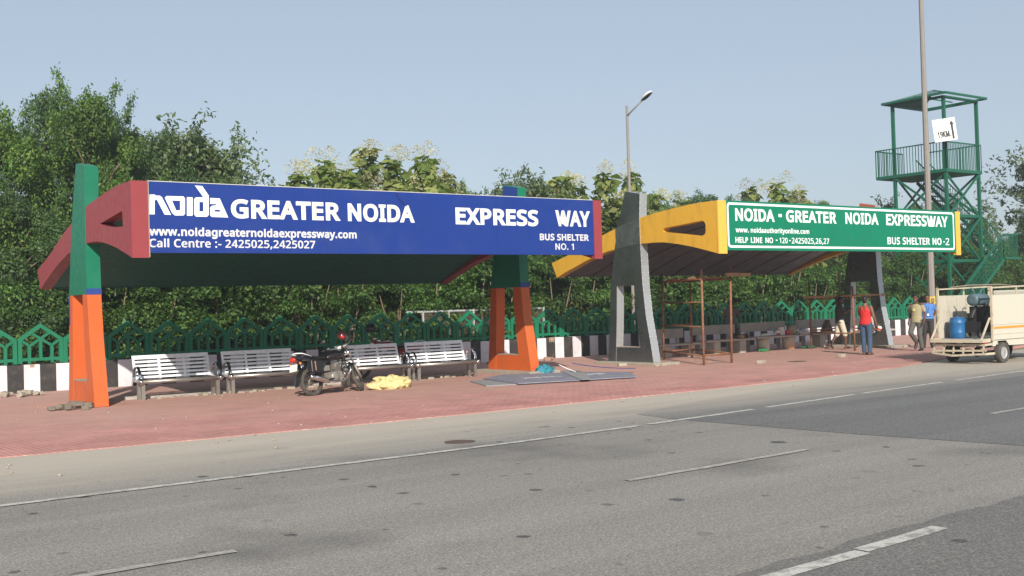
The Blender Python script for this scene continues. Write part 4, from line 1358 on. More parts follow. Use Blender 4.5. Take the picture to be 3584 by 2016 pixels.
    en.box((.69, 0, .55), (.12, .14, .2), M=Matrix.Rotation(radians(-18), 3, 'Y'))
    en.box((.42, 0, .55), (.15, .1, .12))
    bevel(en.build("engine", m_engine, t), .012, 2)
    ex = MB()
    ex.tube([(.76, -.05, .52), (.84, -.11, .40), (.78, -.15, .26), (.5, -.17, .24), (.28, -.18, .27)], .020, 10, 0)
    ex.tube([(.32, -.18, .26), (.24, -.185, .285), (-.16, -.20, .385), (-.19, -.20, .39)], [.028, .05, .052, .03], 14, 0)
    ex.tube([(.16, -.205, .315), (-.08, -.216, .375)], .048, 14, 0)
    ex.build("exhaust", m_chrome, t)
    cg = MB()
    for s in (-1, 1):
        cg.tube([(.88, .03 * s, .70), (.90, .22 * s, .62), (.86, .27 * s, .45), (.80, .2 * s, .30), (.76, .03 * s, .28)], .013, 8)
        cg.tube([(.90, .22 * s, .62), (.88, .245 * s, .46), (.80, .2 * s, .30)], .024, 8)
    cg.build("crash_guard", m_chrome, t)
    fp = MB()
    for s in (-1, 1): fp.bar((.40, .12 * s, .31), (.40, .25 * s, .31), .03, .025)
    fp.tube([(.38, .12, .28), (.28, .22, .10), (.24, .27, -.01)], .012, 8)
    fp.build("foot_rests", m_black, t)
    if not red:
        sb = MB().prism([[(-.20, .46), (.10, .44), (.13, .70), (-.19, .72)]], -.30, -.15, axis='Y')
        o = bevel(sb.build("saddle_box", m_black, t), .03, 3)
        MB().bar((-.10, -.302, .50), (-.10, -.302, .69), .02, .012).build("box_strap", m_wood, o)
    return t
mc = make_motorcycle("black motorcycle on its side stand in front of the metal benches")
mc.location = (9.98, 20.62, .0)
mc.rotation_euler = (radians(-9), 0, radians(15))
mc2 = make_motorcycle("dark red motorcycle mostly hidden behind the third metal bench", True)
mc2.location = (14.75, 24.75, .0)
mc2.rotation_euler = (radians(-6), 0, radians(176))
hm = thing("helmet", "black and dark red helmet hung on the black motorcycle's handlebar", "helmet", (10.83, 20.93, 1.19))
h_ = MB().ell((0, 0, 0), (.13, .12, .115), 0, 18, 12, zmin=-.55)
h_.tube([(.13 * .83 * cos(a), .12 * .83 * sin(a), -.062) for a in [2 * pi * k / 18 for k in range(18)]], .012, 6, 0, closed=True)
hs_ = h_.build("shell", M("maroon_helmet_gloss", (.035, .012, .014), .2, coat=.6), hm)
MB().ell((.03, -.02, .01), (.115, .118, .06), 0, 18, 8, zmin=-.6).build("visor", m_lampdark, hm)
MB().ell((-.085, -.065, -.01), (.05, .05, .035), 0, 12, 8).build("red_band", m_redlamp, hm)
hm.rotation_euler = (radians(20), radians(15), radians(30))
h2 = thing("helmet", "black helmet standing high on the handlebar of the motorcycle behind the benches", "helmet", (13.68, 24.85, 1.26))
MB().ell((0, 0, 0), (.15, .13, .14), 0, 18, 12, zmin=-.6).build("shell", m_black, h2)
MB().ell((-.03, -.02, .0), (.135, .128, .07), 0, 18, 8, zmin=-.6).build("visor", m_lampdark, h2)

# ------------------------------------------------------------------ sack, boards, rubbish
def lump(name, mat, c, r, seed, n=(36, 18), amp=.25, fr=3.0, flat=0.0):
    from mathutils import noise as nz
    m_ = MB().ell((0, 0, 0), r, 0, n[0], n[1])
    vs = []
    for v in m_.v:
        p = Vector(v); k = 1 + amp * nz.noise(p * fr / max(r) + Vector((seed, 0, 0))) + amp * .5 * nz.noise(p * fr * 2.7 / max(r) + Vector((seed, 4, 0))) - amp * .55 * abs(nz.noise(p * fr * 1.6 / max(r) + Vector((seed, 9, 2))))
        q = p * k
        q.z = max(q.z, -r[2] * .75)
        vs.append((q.x + c[0], q.y + c[1], q.z + c[2]))
    m_.v = vs
    return m_.build(name, mat)
tag(lump("yellow_sack", m_sack, (11.98, 20.95, .11), (.47, .30, .185), 3, n=(64, 32), amp=.42, fr=2.5), "crumpled yellow woven sack lying in front of the third metal bench", "sack")
tag(lump("plastic_bag", m_cyan, (16.72, 21.62, .10), (.27, .16, .14), 7, amp=.5), "turquoise plastic bag at the foot of the right orange pillar", "bag")
def board(name, pts, z, th, mat, label, words=None):
    o = thing(name, label, "board", (pts[0][0], pts[0][1], z))
    MB().prism([pts], z, z + th, axis='Z').build("sheet", mat, o, local=False)
    if words:
        mb = MB()
        for (s, c, sx, sy, ang) in words:
            vs, fs = text_mesh(s, -sx / 2, sx / 2, -sy / 2, sy / 2, .02, .003)
            R_ = Matrix.Rotation(ang, 3, 'Z')
            mb.add([R_ @ Vector((a, q, -b)) + Vector((c[0], c[1], z + th)) for a, b, q in vs], fs)
        mb.build("lettering", M("faded_white_vinyl", (.45, .45, .47), .6, var=.2, dirt=(.2, .2, .24), dirt_amt=.6), o, local=False)
    return o
board("fallen_sign_board", [(14.15, 21.1), (13.47, 19.46), (15.6, 18.85), (16.2, 20.9)], .014, .02, m_boardgrey, "grey dusty sign sheet lying lowest under the faded blue board")
board("fallen_sign_board", [(14.62, 21.25), (14.1, 19.15), (16.9, 18.45), (17.95, 19.9), (17.3, 21.0), (15.7, 22.0)], .036, .02, m_boardblue, "faded blue sign board with WAY upside down on the footpath",
      [("WAY", (15.55, 20.3), 1.0, .42, radians(180 - 8)), ("SS", (16.95, 20.05), .62, .40, radians(180 - 8))])
tag(MB().prism([[(17.30, 21.75), (15.42, 18.62), (15.62, 18.55), (17.0, 20.3), (17.65, 21.5)]], .062, .068, axis='Z').build("bent_trim", m_boardgrey), "pale bent metal strip lying across the faded blue board", "metal strip")
cs_ = MB()
for i in range(10):
    t0, t1 = i / 10, (i + 1) / 10
    p = lambda q: Vector((17.0 + 1.15 * q, 20.85 - 1.0 * q, .10 + .16 * (1 - q) ** 2 + .03))
    cs_.bar(p(t0), p(t1), .22, .006)
tag(cs_.build("curled_strip", [m_blue]), "curled dark blue sheet strip on the far corner of the faded board", "metal strip")
tag(MB().tube([(17.15, 20.9, .07), (16.95, 21.0, .16), (16.8, 21.12, .26)], .009, 6).build("white_offcut", m_lettw), "thin white offcut curling up beside the curled blue strip", "offcut")

def rubble_pile(name, c, rx, ry, n, label, seed, mat=m_conc):
    rng = random.Random(seed); b = MB()
    for i in range(n):
        a = rng.uniform(0, 6.28); r = math.sqrt(rng.random())
        s = rng.uniform(.06, .2)
        b.box((c[0] + rx * r * cos(a), c[1] + ry * r * sin(a), .02 + .06 * (1 - r) + s * .2), (s, s * rng.uniform(.5, .9), s * rng.uniform(.3, .7)), M=Matrix.Rotation(rng.uniform(0, 3), 3, 'Z') @ Matrix.Rotation(rng.uniform(-.5, .5), 3, 'X'))
    return tag(bevel(b.build(name, mat), .012, 1), label, "rubble", kind='stuff')
rubble_pile("rubble", (5.55, 21.9), .38, .5, 30, "small heap of broken cement at the foot of the left orange pillar", 1, M("grey_brown_rubble", (.17, .145, .115), .9, var=.4, bump=.5))
rubble_pile("rubble", (5.75, 26.9), .5, .45, 18, "loose bricks and grit by the wall at the left edge of the photo", 2)
rubble_pile("rubble", (20.0, 27.0), 1.3, .35, 26, "broken bricks along the foot of the striped wall by the blue sign's end", 4, M("dull_brick", (.27, .17, .13), .9, var=.4))
m_block = M("pale_cement_block", (.36, .31, .26), .9, var=.2, bump=.5)
for i, (x, y, s, rz, lab) in enumerate(((22.5, 19.7, (.30, .16, .09), .4, "pale concrete block in front of the rusty scaffold"), (25.74, 19.6, (.23, .13, .10), .1, "small pale brick left of the man in the red vest"), (20.0, 22.4, (.24, .12, .08), -.3, "brick at the edge of the grey pillar's plinth"), (33.6, 24.4, (.45, .22, .14), .2, "dark block beside the plinth of the second grey pillar"))):
    tag(bevel(MB().box((x, y, .012 + s[2] / 2), s, rz=rz).build("brick", m_block if i != 3 else m_concgrey), .012, 2), lab, "brick")

# pebbles and grit on the sandy shoulder and the footpath
pb = MB(); rng = random.Random(55)
for i in range(330):
    x = rng.uniform(1, 32)
    y = rng.choice((rng.gauss(14.2, .7), rng.uniform(15.2, 25), rng.gauss(27.6, .25), rng.gauss(22.9, .5)))
    z = .012 if y > 14.95 + max(0, x - 18) * .22 else 0.004
    r_ = rng.uniform(.008, .028)
    pb.ell((x, y, z + r_ * .3), (r_, r_ * rng.uniform(.6, 1), r_ * .6), 0, 6, 4)
tag(pb.build("gravel", m_conc), "scattered pebbles and grit on the sandy shoulder and footpath", "gravel", kind='stuff')

# ------------------------------------------------------------------ concrete benches of shelter no. 2
def concrete_bench(x0, x1, zs, zb, label, round_legs=False):
    t = thing("concrete_bench", label, "bench", ((x0 + x1) / 2, 24.45, 0), 0, "concrete benches under the green signed shelter")
    w = (x1 - x0) / 2
    bevel(MB().box2((-w, -.27, zs - .06), (w, .20, zs)).build("seat", m_concgrey, t), .012, 2)
    bevel(MB().box2((-w + .12, .52, zb - .30), (w - .35 + .25, .60, zb)).build("backrest", m_concgrey, t), .012, 2)
    for s in (-1, 1):
        MB().box2((s * w * .62 - .05, .50, 0), (s * w * .62 + .05, .58, zb - .29)).build("back_post", m_concgrey, t)
        if round_legs:
            l = MB().tube([(s * w * .52, 0, 0), (s * w * .52, 0, (zs - .06) * .5), (s * w * .52, 0, zs - .06)], [.20, .215, .23], 18)
            l.build("support", m_colm, t)
        else:
            bevel(MB().box2((s * w * .52 - .14, -.2, 0), (s * w * .52 + .14, .15, zs - .06)).build("support", m_concgrey, t), .01, 2)
    return t
m_colm = M("pale_orange_stained_column", (.52, .47, .40), .8, var=.12, dirt=(.55, .27, .07), dirt_amt=.9, dscale=2.2)
concrete_bench(23.1, 25.02, .43, .87, "concrete bench behind the rusty scaffold's left posts")
concrete_bench(25.15, 27.4, .47, .92, "concrete bench behind the rusty scaffold's right post")
concrete_bench(27.46, 29.9, .49, .94, "concrete bench carrying the paint cans, on round stained columns", True)
concrete_bench(30.3, 32.6, .50, .95, "concrete bench behind the man reaching up to the plank")
concrete_bench(33.0, 34.9, .50, .95, "farthest concrete bench, hidden behind the man in the red vest")
zt_ = .491
m_canw = M("white_tin", (.72, .70, .66), .35, var=.06); m_canr = M("red_tin", (.55, .045, .03), .35, var=.1)
def can(name, x, y, z, r, h, label, mats, lid=True, cat="can"):
    t = thing(name, label, cat, (x, y, z))
    MB().lathe([(0, 0), (r, 0), (r * 1.02, .01), (r * 1.02, h - .012), (r, h)], (0, 0, 0), 20).build("body", mats[0], t)
    MB().lathe([(r * 1.0, h * .02), (r * 1.035, h * .05), (r * 1.035, h * .5), (r * 1.0, h * .52)], (0, 0, 0), 20).build("label_band", mats[1], t)
    MB().lathe([(r, h - .004), (r * .9, h + .012), (0, h + .012)], (0, 0, 0), 20).build("lid", mats[2], t)
    return t
can("paint_can", 28.73, 24.42, zt_, .085, .16, "small red can with a white top on the concrete bench", (m_canw, m_canr, m_canw))
can("canister", 28.97, 24.46, zt_, .10, .27, "tall white canister between the two red cans on the bench", (m_canw, m_lampwhite, m_black), cat="canister")
can("paint_can", 29.25, 24.40, zt_, .10, .15, "plain red can right of the tall white canister", (m_canr, m_canr, m_redlamp))
tag(MB().tube([(27.86, 24.36, zt_ + .045), (28.6, 24.38, zt_ + .05)], .045, 12).build("roll", m_lampwhite), "pale rolled tube lying left of the cans on the bench", "roll")
tag(lump("jute_bag", M("beige_cloth", (.36, .33, .24), .9, bump=.4), (29.52, 24.45, zt_ + .14), (.20, .15, .19), 12, amp=.3), "beige cloth bag standing right of the red can on the bench", "bag")
tag(lump("clear_bag", M("milky_polythene", (.55, .56, .60), .3, var=.1), (29.85, 24.30, zt_ + .06), (.24, .13, .09), 15, amp=.5), "milky plastic bag at the right end of the bench with the cans", "bag")
tag(lump("paper_bag", M("brown_paper", (.42, .26, .11), .85), (26.9, 24.35, .47 + .055), (.12, .09, .075), 18, amp=.35), "crumpled brown bag on the middle concrete bench", "bag")
tag(lump("dark_bundle", M("dark_cloth", (.055, .045, .04), .9), (27.15, 24.40, .47 + .06), (.11, .10, .085), 19, amp=.35), "small dark bundle beside the crumpled brown bag", "bundle")
tag(lump("green_cloth", M("green_cloth", (.03, .19, .07), .8), (27.7, 24.15, .045), (.22, .14, .06), 22, amp=.5), "green cloth lying on the footpath below the bench with the cans", "cloth")
tag(lump("dark_green_cloth", M("dark_green_cloth", (.02, .09, .04), .8), (29.9, 24.1, .05), (.30, .16, .065), 23, amp=.5), "dark green cloth on the footpath right of the stained columns", "cloth")
pl_ = MB()
pl_.prism([[(31.16, .50), (31.68, .50), (31.47, .94)]], 24.42, 24.62, axis='Y')
tag(bevel(pl_.build("wooden_wedge", M("dark_timber", (.14, .085, .045), .9, var=.3)), .01, 1), "dark wooden wedge standing on the bench behind the second scaffold", "timber")
tag(MB().bar((30.6, 24.30, .525), (32.4, 24.34, .525), .20, .04).build("plank", m_wood), "rough plank lying on the bench behind the second scaffold", "plank")

# ------------------------------------------------------------------ scaffolds
sc = thing("scaffold", "tall rusty four legged scaffold under the green signed shelter", "scaffold", (22.5, 22.1, 0))
A, B_, Cc, D = (22.63, 23.51), (23.94, 23.65), (21.27, 20.59), (22.40, 20.65)
def post(root, p, h, top, nm="post"):
    return MB().tube([(p[0], p[1], .012), (top[0], top[1], h)], .032, 8).build(nm, m_rust, root, local=False)
post(sc, A, 2.57, (22.66, 23.5)); post(sc, B_, 2.45, (23.95, 23.65)); post(sc, Cc, 2.55, (21.30, 20.6)); post(sc, D, 2.62, (22.48, 20.66))
def rails(root, prs, z, r, nm="ledger"):
    for p, q in prs: MB().tube([(p[0], p[1], z), (q[0], q[1], z + .01)], r, 8).build(nm, m_rust, root, local=False)
rails(sc, ((A, B_), (B_, D), (D, Cc), (Cc, A)), .26, .026)
rails(sc, ((A, Cc), (A, B_)), 1.02, .02); rails(sc, ((Cc, A), (A, B_)), 1.68, .018); rails(sc, ((Cc, A), (D, B_), (A, B_)), 2.30, .026)
for k, (a, b, z) in enumerate((((21.2, 20.9), (22.35, 20.95), 2.33), ((21.7, 22.2), (23.3, 22.3), 2.335))):
    MB().bar((a[0], a[1], z), (b[0], b[1], z), .22, .05).build("plank", m_rust, sc, local=False)
for a, b, z in (((22.15, 20.5), (22.62, 20.52), 2.40), ((22.66, 20.52), (23.1, 20.55), 2.395)):
    MB().bar((a[0], a[1], z), (b[0], b[1], z), .10, .09).build("timber", m_wood, sc, local=False)
s2 = thing("scaffold", "low scaffold with a timber plank where the man reaches up", "scaffold", (30.3, 22.6, 0))
E1, G1, H1, F1 = (29.58, 23.72), (28.90, 21.50), (31.38, 22.21), (32.05, 24.40)
post(s2, E1, 2.23, (29.57, 23.72)); post(s2, G1, 2.03, (28.88, 21.5)); post(s2, H1, 1.28, (31.37, 22.2)); post(s2, F1, 2.6, (32.05, 24.4))
for (a, b, z, w) in (((29.30, 23.78), (31.42, 22.1), 1.73, .17),):
    MB().bar((a[0], a[1], z), (b[0], b[1], z + .02), w, .06).build("plank", m_wood, s2, local=False)
rails(s2, ((E1, H1),), 1.66, .022); rails(s2, ((G1, H1), (E1, F1)), .62, .024); rails(s2, ((E1, G1),), .55, .022); rails(s2, ((F1, H1),), .62, .022)

# ------------------------------------------------------------------ pickup truck (rear end towards the left, off the frame on the right)
tr = thing("pickup_truck", "cream pickup truck with an open tailgate and a high cargo box", "truck", (24.79, 15.2, 0))
TX = 24.79; yR, yL = 14.50, 15.92      # right (road) side and left side of the box
def TB(): return MB()
zf, zp, ztop = .60, 1.66, 1.86
LEN = 2.35
f = TB().box2((TX - .02, yR + .03, zf - .05), (TX + LEN, yL - .03, zf))
f.build("bed_floor", m_bed, tr, local=False)
# right side panel: pressed sheet with stripe
sp = TB().prism([[(TX + .015, zf - .03), (TX + LEN, zf - .03), (TX + LEN, zp), (TX + .015, zp - .02)]], yR, yR + .035, axis='Y')
for z in (.70, .93): sp.box2((TX + .02, yR - .012, z), (TX + LEN, yR, z + .018))
bevel(sp.build("side_panel", m_cream, tr, local=False), .006, 2)
TB().box2((TX + .02, yR - .009, .835), (TX + LEN, yR - .001, .885)).build("side_stripe", m_ostripe, tr, local=False)
sk = TB().prism([[(TX + .02, .555), (TX + .02, .42), (TX + .13, .42), (TX + .17, .50), (TX + .25, .54), (TX + .60, .54), (TX + .72, .42), (TX + 1.9, .40), (TX + 1.9, .555)]], yR + .02, yR + .06, axis='Y')
sk.build("side_sill", m_cream, tr, local=False)
lp = TB().box2((TX, yL - .035, zf - .03), (TX + LEN, yL, zp))
for i in range(5): lp.box2((TX + .3 + .42 * i, yL - .055, zf), (TX + .33 + .42 * i, yL - .036, zp), 0)
for i in range(9): lp.box2((TX + 1.35, yL - .052, .95 + .075 * i), (TX + 1.62, yL - .038, .975 + .075 * i), 0)
lp.build("left_panel", [m_soot], tr, local=False)
TB().box2((TX + LEN - .03, yR + .04, zf), (TX + LEN, yL - .04, zp - .1)).build("front_panel", m_soot, tr, local=False)
for y in (yR, yL):
    TB().box2((TX - .035, y - .02, zf - .05), (TX + .012, y + .03, ztop)).build("corner_post", m_creamrust, tr, local=False)
for y in (yR + .01, yL - .01):
    r = TB().bar((TX, y, 1.82), (TX + LEN, y, 1.86), .034)
    for x in (1.1, 2.25): r.box2((TX + x, y - .014, zp), (TX + x + .035, y + .014, 1.84))
    r.build("top_rail", m_creamrust, tr, local=False)
tg = TB().box2((TX - .42, yR + .06, .555), (TX - .06, yL - .06, .585))
tg.box2((TX - .45, yR + .03, .52), (TX - .41, yL - .03, .60), 1)
for y in (yR + .03, yL - .07): tg.box2((TX - .42, y, .52), (TX - .06, y + .035, .61), 1)
tg.build("tailgate", [m_bed, m_creamrust], tr, local=False)
for y in (yR + .05, yL - .05):
    TB().bar((TX - .43, y, .585), (TX - .035, y, 1.10), .035).build("tailgate_stay", m_creamrust, tr, local=False)
bp_ = TB()
bp_.bar((TX - .30, yR + .02, .46), (TX - .30, yL - .02, .46), .06, .05); bp_.bar((TX - .33, yR + .0, .33), (TX - .33, yL - .02, .31), .05, .045)
mid = (yR + yL) / 2
bp_.bar((TX - .36, yR + .02, .25), (TX - .42, mid + .1, .205), .05, .045); bp_.bar((TX - .42, mid + .1, .205), (TX - .36, yL - .02, .26), .05, .045)
for i in range(6):
    y = yR + .06 + (yL - yR - .12) * i / 5
    bp_.bar((TX - .31, y, .48), (TX - .35, y, .25), .03)
for y in (yR + .08, yL - .08): bp_.bar((TX - .3, y, .46), (TX + .3, y, .48), .05)
bp_.bar((TX - .36, yR + .02, .25), (TX + .05, yR + .02, .25), .05)
bp_.build("rear_bumper", m_creamrust, tr, local=False)
for y in (yR + .12, yL - .12): bevel(TB().box((TX - .24, y, .505), (.05, .16, .06)).build("rear_lamp", m_redlamp, tr, local=False), .01, 2)
def truck_wheel(x, y, out):
    w = TB(); R = .25
    Mx = Matrix.Rotation(radians(90) * out, 3, 'X')
    w.lathe([(.155, -.07), (.20, -.08), (.235, -.07), (.25, -.045), (.25, .045), (.235, .07), (.20, .08), (.155, .07)], (x, y, R), 30, 0, Mx)
    o = w.build("wheel", m_rubber, tr, local=False)
    h = TB().lathe([(0, .035), (.03, .04), (.05, .03), (.085, .045), (.11, .02), (.14, .05), (.158, .06), (.158, .02)], (x, y, R), 30, 0, Mx)
    h.build("rim", m_hub, o, local=False)
    return o
for x in (TX + .46, TX + 2.9):
    truck_wheel(x, yR + .06, 1); truck_wheel(x, yL - .06, -1)
ax = TB().tube([(TX + .46, yR + .1, .25), (TX + .46, yL - .1, .25)], .045, 10)
ax.ell((TX + .46, mid, .25), (.12, .12, .12)); ax.bar((TX - .1, yR + .35, .42), (TX + 3.3, yR + .35, .42), .07, .1); ax.bar((TX - .1, yL - .35, .42), (TX + 3.3, yL - .35, .42), .07, .1)
for y in (yR + .25, yL - .25):
    for i in range(4): ax.bar((TX + .05 + .08 * i, y, .30 - .02 * i), (TX + .9 - .08 * i, y, .30 - .02 * i), .06, .015)
ax.build("chassis", m_machdk, tr, local=False)
cb = TB().prism([[(TX + 2.42, .42), (TX + 3.75, .42), (TX + 3.75, .95), (TX + 3.45, 1.15), (TX + 3.15, 1.72), (TX + 2.42, 1.76)]], yR + .02, yL - .02, axis='Y')
cab = bevel(cb.build("cab", m_cream, tr, local=False), .05, 3)
TB().prism([[(TX + 2.55, 1.12), (TX + 3.30, 1.12), (TX + 3.08, 1.62), (TX + 2.55, 1.64)]], yR + .012, yR + .03, axis='Y').build("window", m_lampdark, cab, local=False)
tp = TB()
for k in range(1):
    tp.tube([(TX + .25 + .5 * k, 15.75 - .1 * k, 1.86), (TX + 1.0, 15.7 - .1 * k, 1.905 + .03 * k), (TX + 2.3, 15.65 - .1 * k, 1.91 + .04 * k), (TX + 3.2, 15.6, 1.86)], [.010, .016, .016, .010], 8)
tp.build("canvas_bows", m_tarp, tr, local=False)
# load in the bed
dr = thing("blue_drum", "blue plastic drum standing on the truck bed by the open tailgate", "drum", (TX + .18, 15.52, zf))
MB().lathe([(0, 0), (.175, 0), (.195, .03), (.20, .12), (.208, .14), (.20, .16), (.20, .36), (.208, .38), (.20, .40), (.19, .46), (.165, .49), (0, .49)], (0, 0, 0), 26).build("body", m_drum, dr)
MB().lathe([(.17, .48), (.178, .485), (.178, .51), (.165, .515), (0, .515)], (0, 0, 0), 26).build("lid", m_drum, dr)
MB().tube([(.06, .05, .51), (.06, .05, .55)], .035, 12).build("bung", m_drum, dr)
cp = thing("compressor", "dark oily compressor with a grey blue tank on top, on the truck bed", "compressor", (TX + .50, 15.12, zf))
cm = MB()
cm.tube([(-.30, 0, .87), (-.27, 0, .87), (.20, 0, .87), (.23, 0, .87)], [.08, .14, .14, .08], 20)
cm.tube([(-.2, 0, .99), (-.2, 0, 1.06), (-.26, .02, 1.14)], .018, 8); cm.tube([(.05, 0, 1.0), (.08, 0, 1.08), (.18, .02, 1.10), (.2, .02, 1.06)], .014, 8)
cm.tube([(.2, .0, .93), (.36, -.05, .88), (.40, -.1, .86)], .016, 8)
cm.build("tank", m_mach, cp)
en = MB()
en.box((.12, 0, .52), (.50, .34, .40)); en.box((.0, 0, .25), (.62, .38, .24)); en.lathe([(0, -.05), (.15, -.05), (.16, 0), (.15, .05), (0, .05)], (-.02, -.24, .42), 22, 0, Matrix.Rotation(radians(90), 3, 'X'))
en.tube([(-.12, 0, .70), (-.22, 0, .62), (-.30, .03, .45)], .05, 10); en.tube([(.1, -.1, .72), (.1, -.1, .80)], .06, 12); en.box((-.16, .05, .46), (.2, .2, .22))
for i in range(5): en.box((.22, 0, .74 + .018 * i), (.22, .24, .008))
bevel(en.build("engine_block", m_machdk, cp), .02, 2)
MB().lathe([(0, -.03), (.12, -.03), (.13, 0), (.12, .03), (0, .03)], (-.02, -.31, .42), 22, 0, Matrix.Rotation(radians(90), 3, 'X')).build("flywheel", m_machdk, cp)
for sx in (-.24, .24):
    for sy in (-.16, .16): MB().lathe([(0, -.03), (.07, -.03), (.075, 0), (.07, .03), (0, .03)], (sx, sy, .075), 16, 0, Matrix.Rotation(radians(90), 3, 'X')).build("wheel", m_rubber, cp)
tag(lump("cement_bag", M("grey_paper_bag", (.22, .215, .17), .85, bump=.4), (TX + .75, 15.68, zf + .21), (.20, .14, .27), 31, amp=.25), "slumped grey green bag between the drum and the compressor", "bag")

# ================================================================== PEOPLE
def fuse(mb, name, mat, parent, voxel=.011, smooth=4):
    """one continuous surface out of overlapping shapes"""
    o = mb.build(name, mat, None)
    md = o.modifiers.new("r", 'REMESH'); md.mode = 'VOXEL'; md.voxel_size = voxel; md.use_smooth_shade = True
    sm = o.modifiers.new("s", 'SMOOTH'); sm.factor = .5; sm.iterations = smooth
    dg = bpy.context.evaluated_depsgraph_get()
    me = bpy.data.meshes.new_from_object(o.evaluated_get(dg))
    bpy.data.objects.remove(o)
    me.name = name
    n = bpy.data.objects.new(name, me); COL.objects.link(n)
    n.parent = parent
    for p in me.polygons: p.use_smooth = True
    return n

def loft(mb, secs, n=20):
    """closed loft through (centre, rx, ry[, yaw]) horizontal-ish sections"""
    vs, fs = [], []
    for s in secs:
        c, rx, ry = Vector(s[0]), s[1], s[2]; yw = s[3] if len(s) > 3 else 0
        for k in range(n):
            a = 2 * pi * k / n
            p = Matrix.Rotation(yw, 3, 'Z') @ Vector((rx * cos(a), ry * sin(a), 0))
            vs.append(c + p)
    for i in range(len(secs) - 1):
        for k in range(n):
            k2 = (k + 1) % n; fs.append((i * n + k, i * n + k2, (i + 1) * n + k2, (i + 1) * n + k))
    fs.append(tuple(reversed(range(n)))); fs.append(tuple((len(secs) - 1) * n + k for k in range(n)))
    mb.add(vs, fs)

def limb(mb, a, b, ra, rb, bulge=0.0, pos=.35):
    a, b = Vector(a), Vector(b)
    P, R = [], []
    for i in range(9):
        t = i / 8
        P.append(a.lerp(b, t)); R.append(ra + (rb - ra) * t + bulge * math.exp(-((t - pos) / .22) ** 2))
    mb.tube(P, R, 14)
    mb.ell(a, (ra, ra, ra), 0, 12, 8); mb.ell(b, (rb, rb, rb), 0, 12, 8)

def hand(mb, wrist, d, palm_n, curl=.5, side=1, size=1.0):
    """palm, four unequal bent fingers and a thumb leaving the side of the palm"""
    d = Vector(d).normalized(); pn = Vector(palm_n); pn = (pn - d * pn.dot(d)).normalized(); x = d.cross(pn) * side
    w = Vector(wrist); s = size
    B = Matrix((x, d, pn)).transposed()
    mb.ell(w + d * .045 * s, (.040 * s, .052 * s, .017 * s), 0, 12, 8, B)
    for i, (off, ln) in enumerate(((-.030, .070), (-.010, .080), (.010, .074), (.029, .058))):
        p0 = w + d * .085 * s + x * off * s
        pts = [p0]
        ang = 0; dd = d
        for seg in (.42, .33, .25):
            ang += curl * (.7 + .1 * i)
            dd = (d * cos(ang) + pn * sin(ang))
            pts.append(pts[-1] + dd * ln * seg * s)
        mb.tube(pts, [.0088 * s, .0086 * s, .0080 * s, .0066 * s], 8)
    t0 = w + d * .025 * s - x * .034 * s
    t1 = t0 + (d * .6 - x * .75 + pn * .2).normalized() * .038 * s
    mb.tube([t0, t1, t1 + (d * .85 - x * .2 + pn * .45 * (1 + curl)).normalized() * .032 * s], [.0115 * s, .010 * s, .0075 * s], 8)

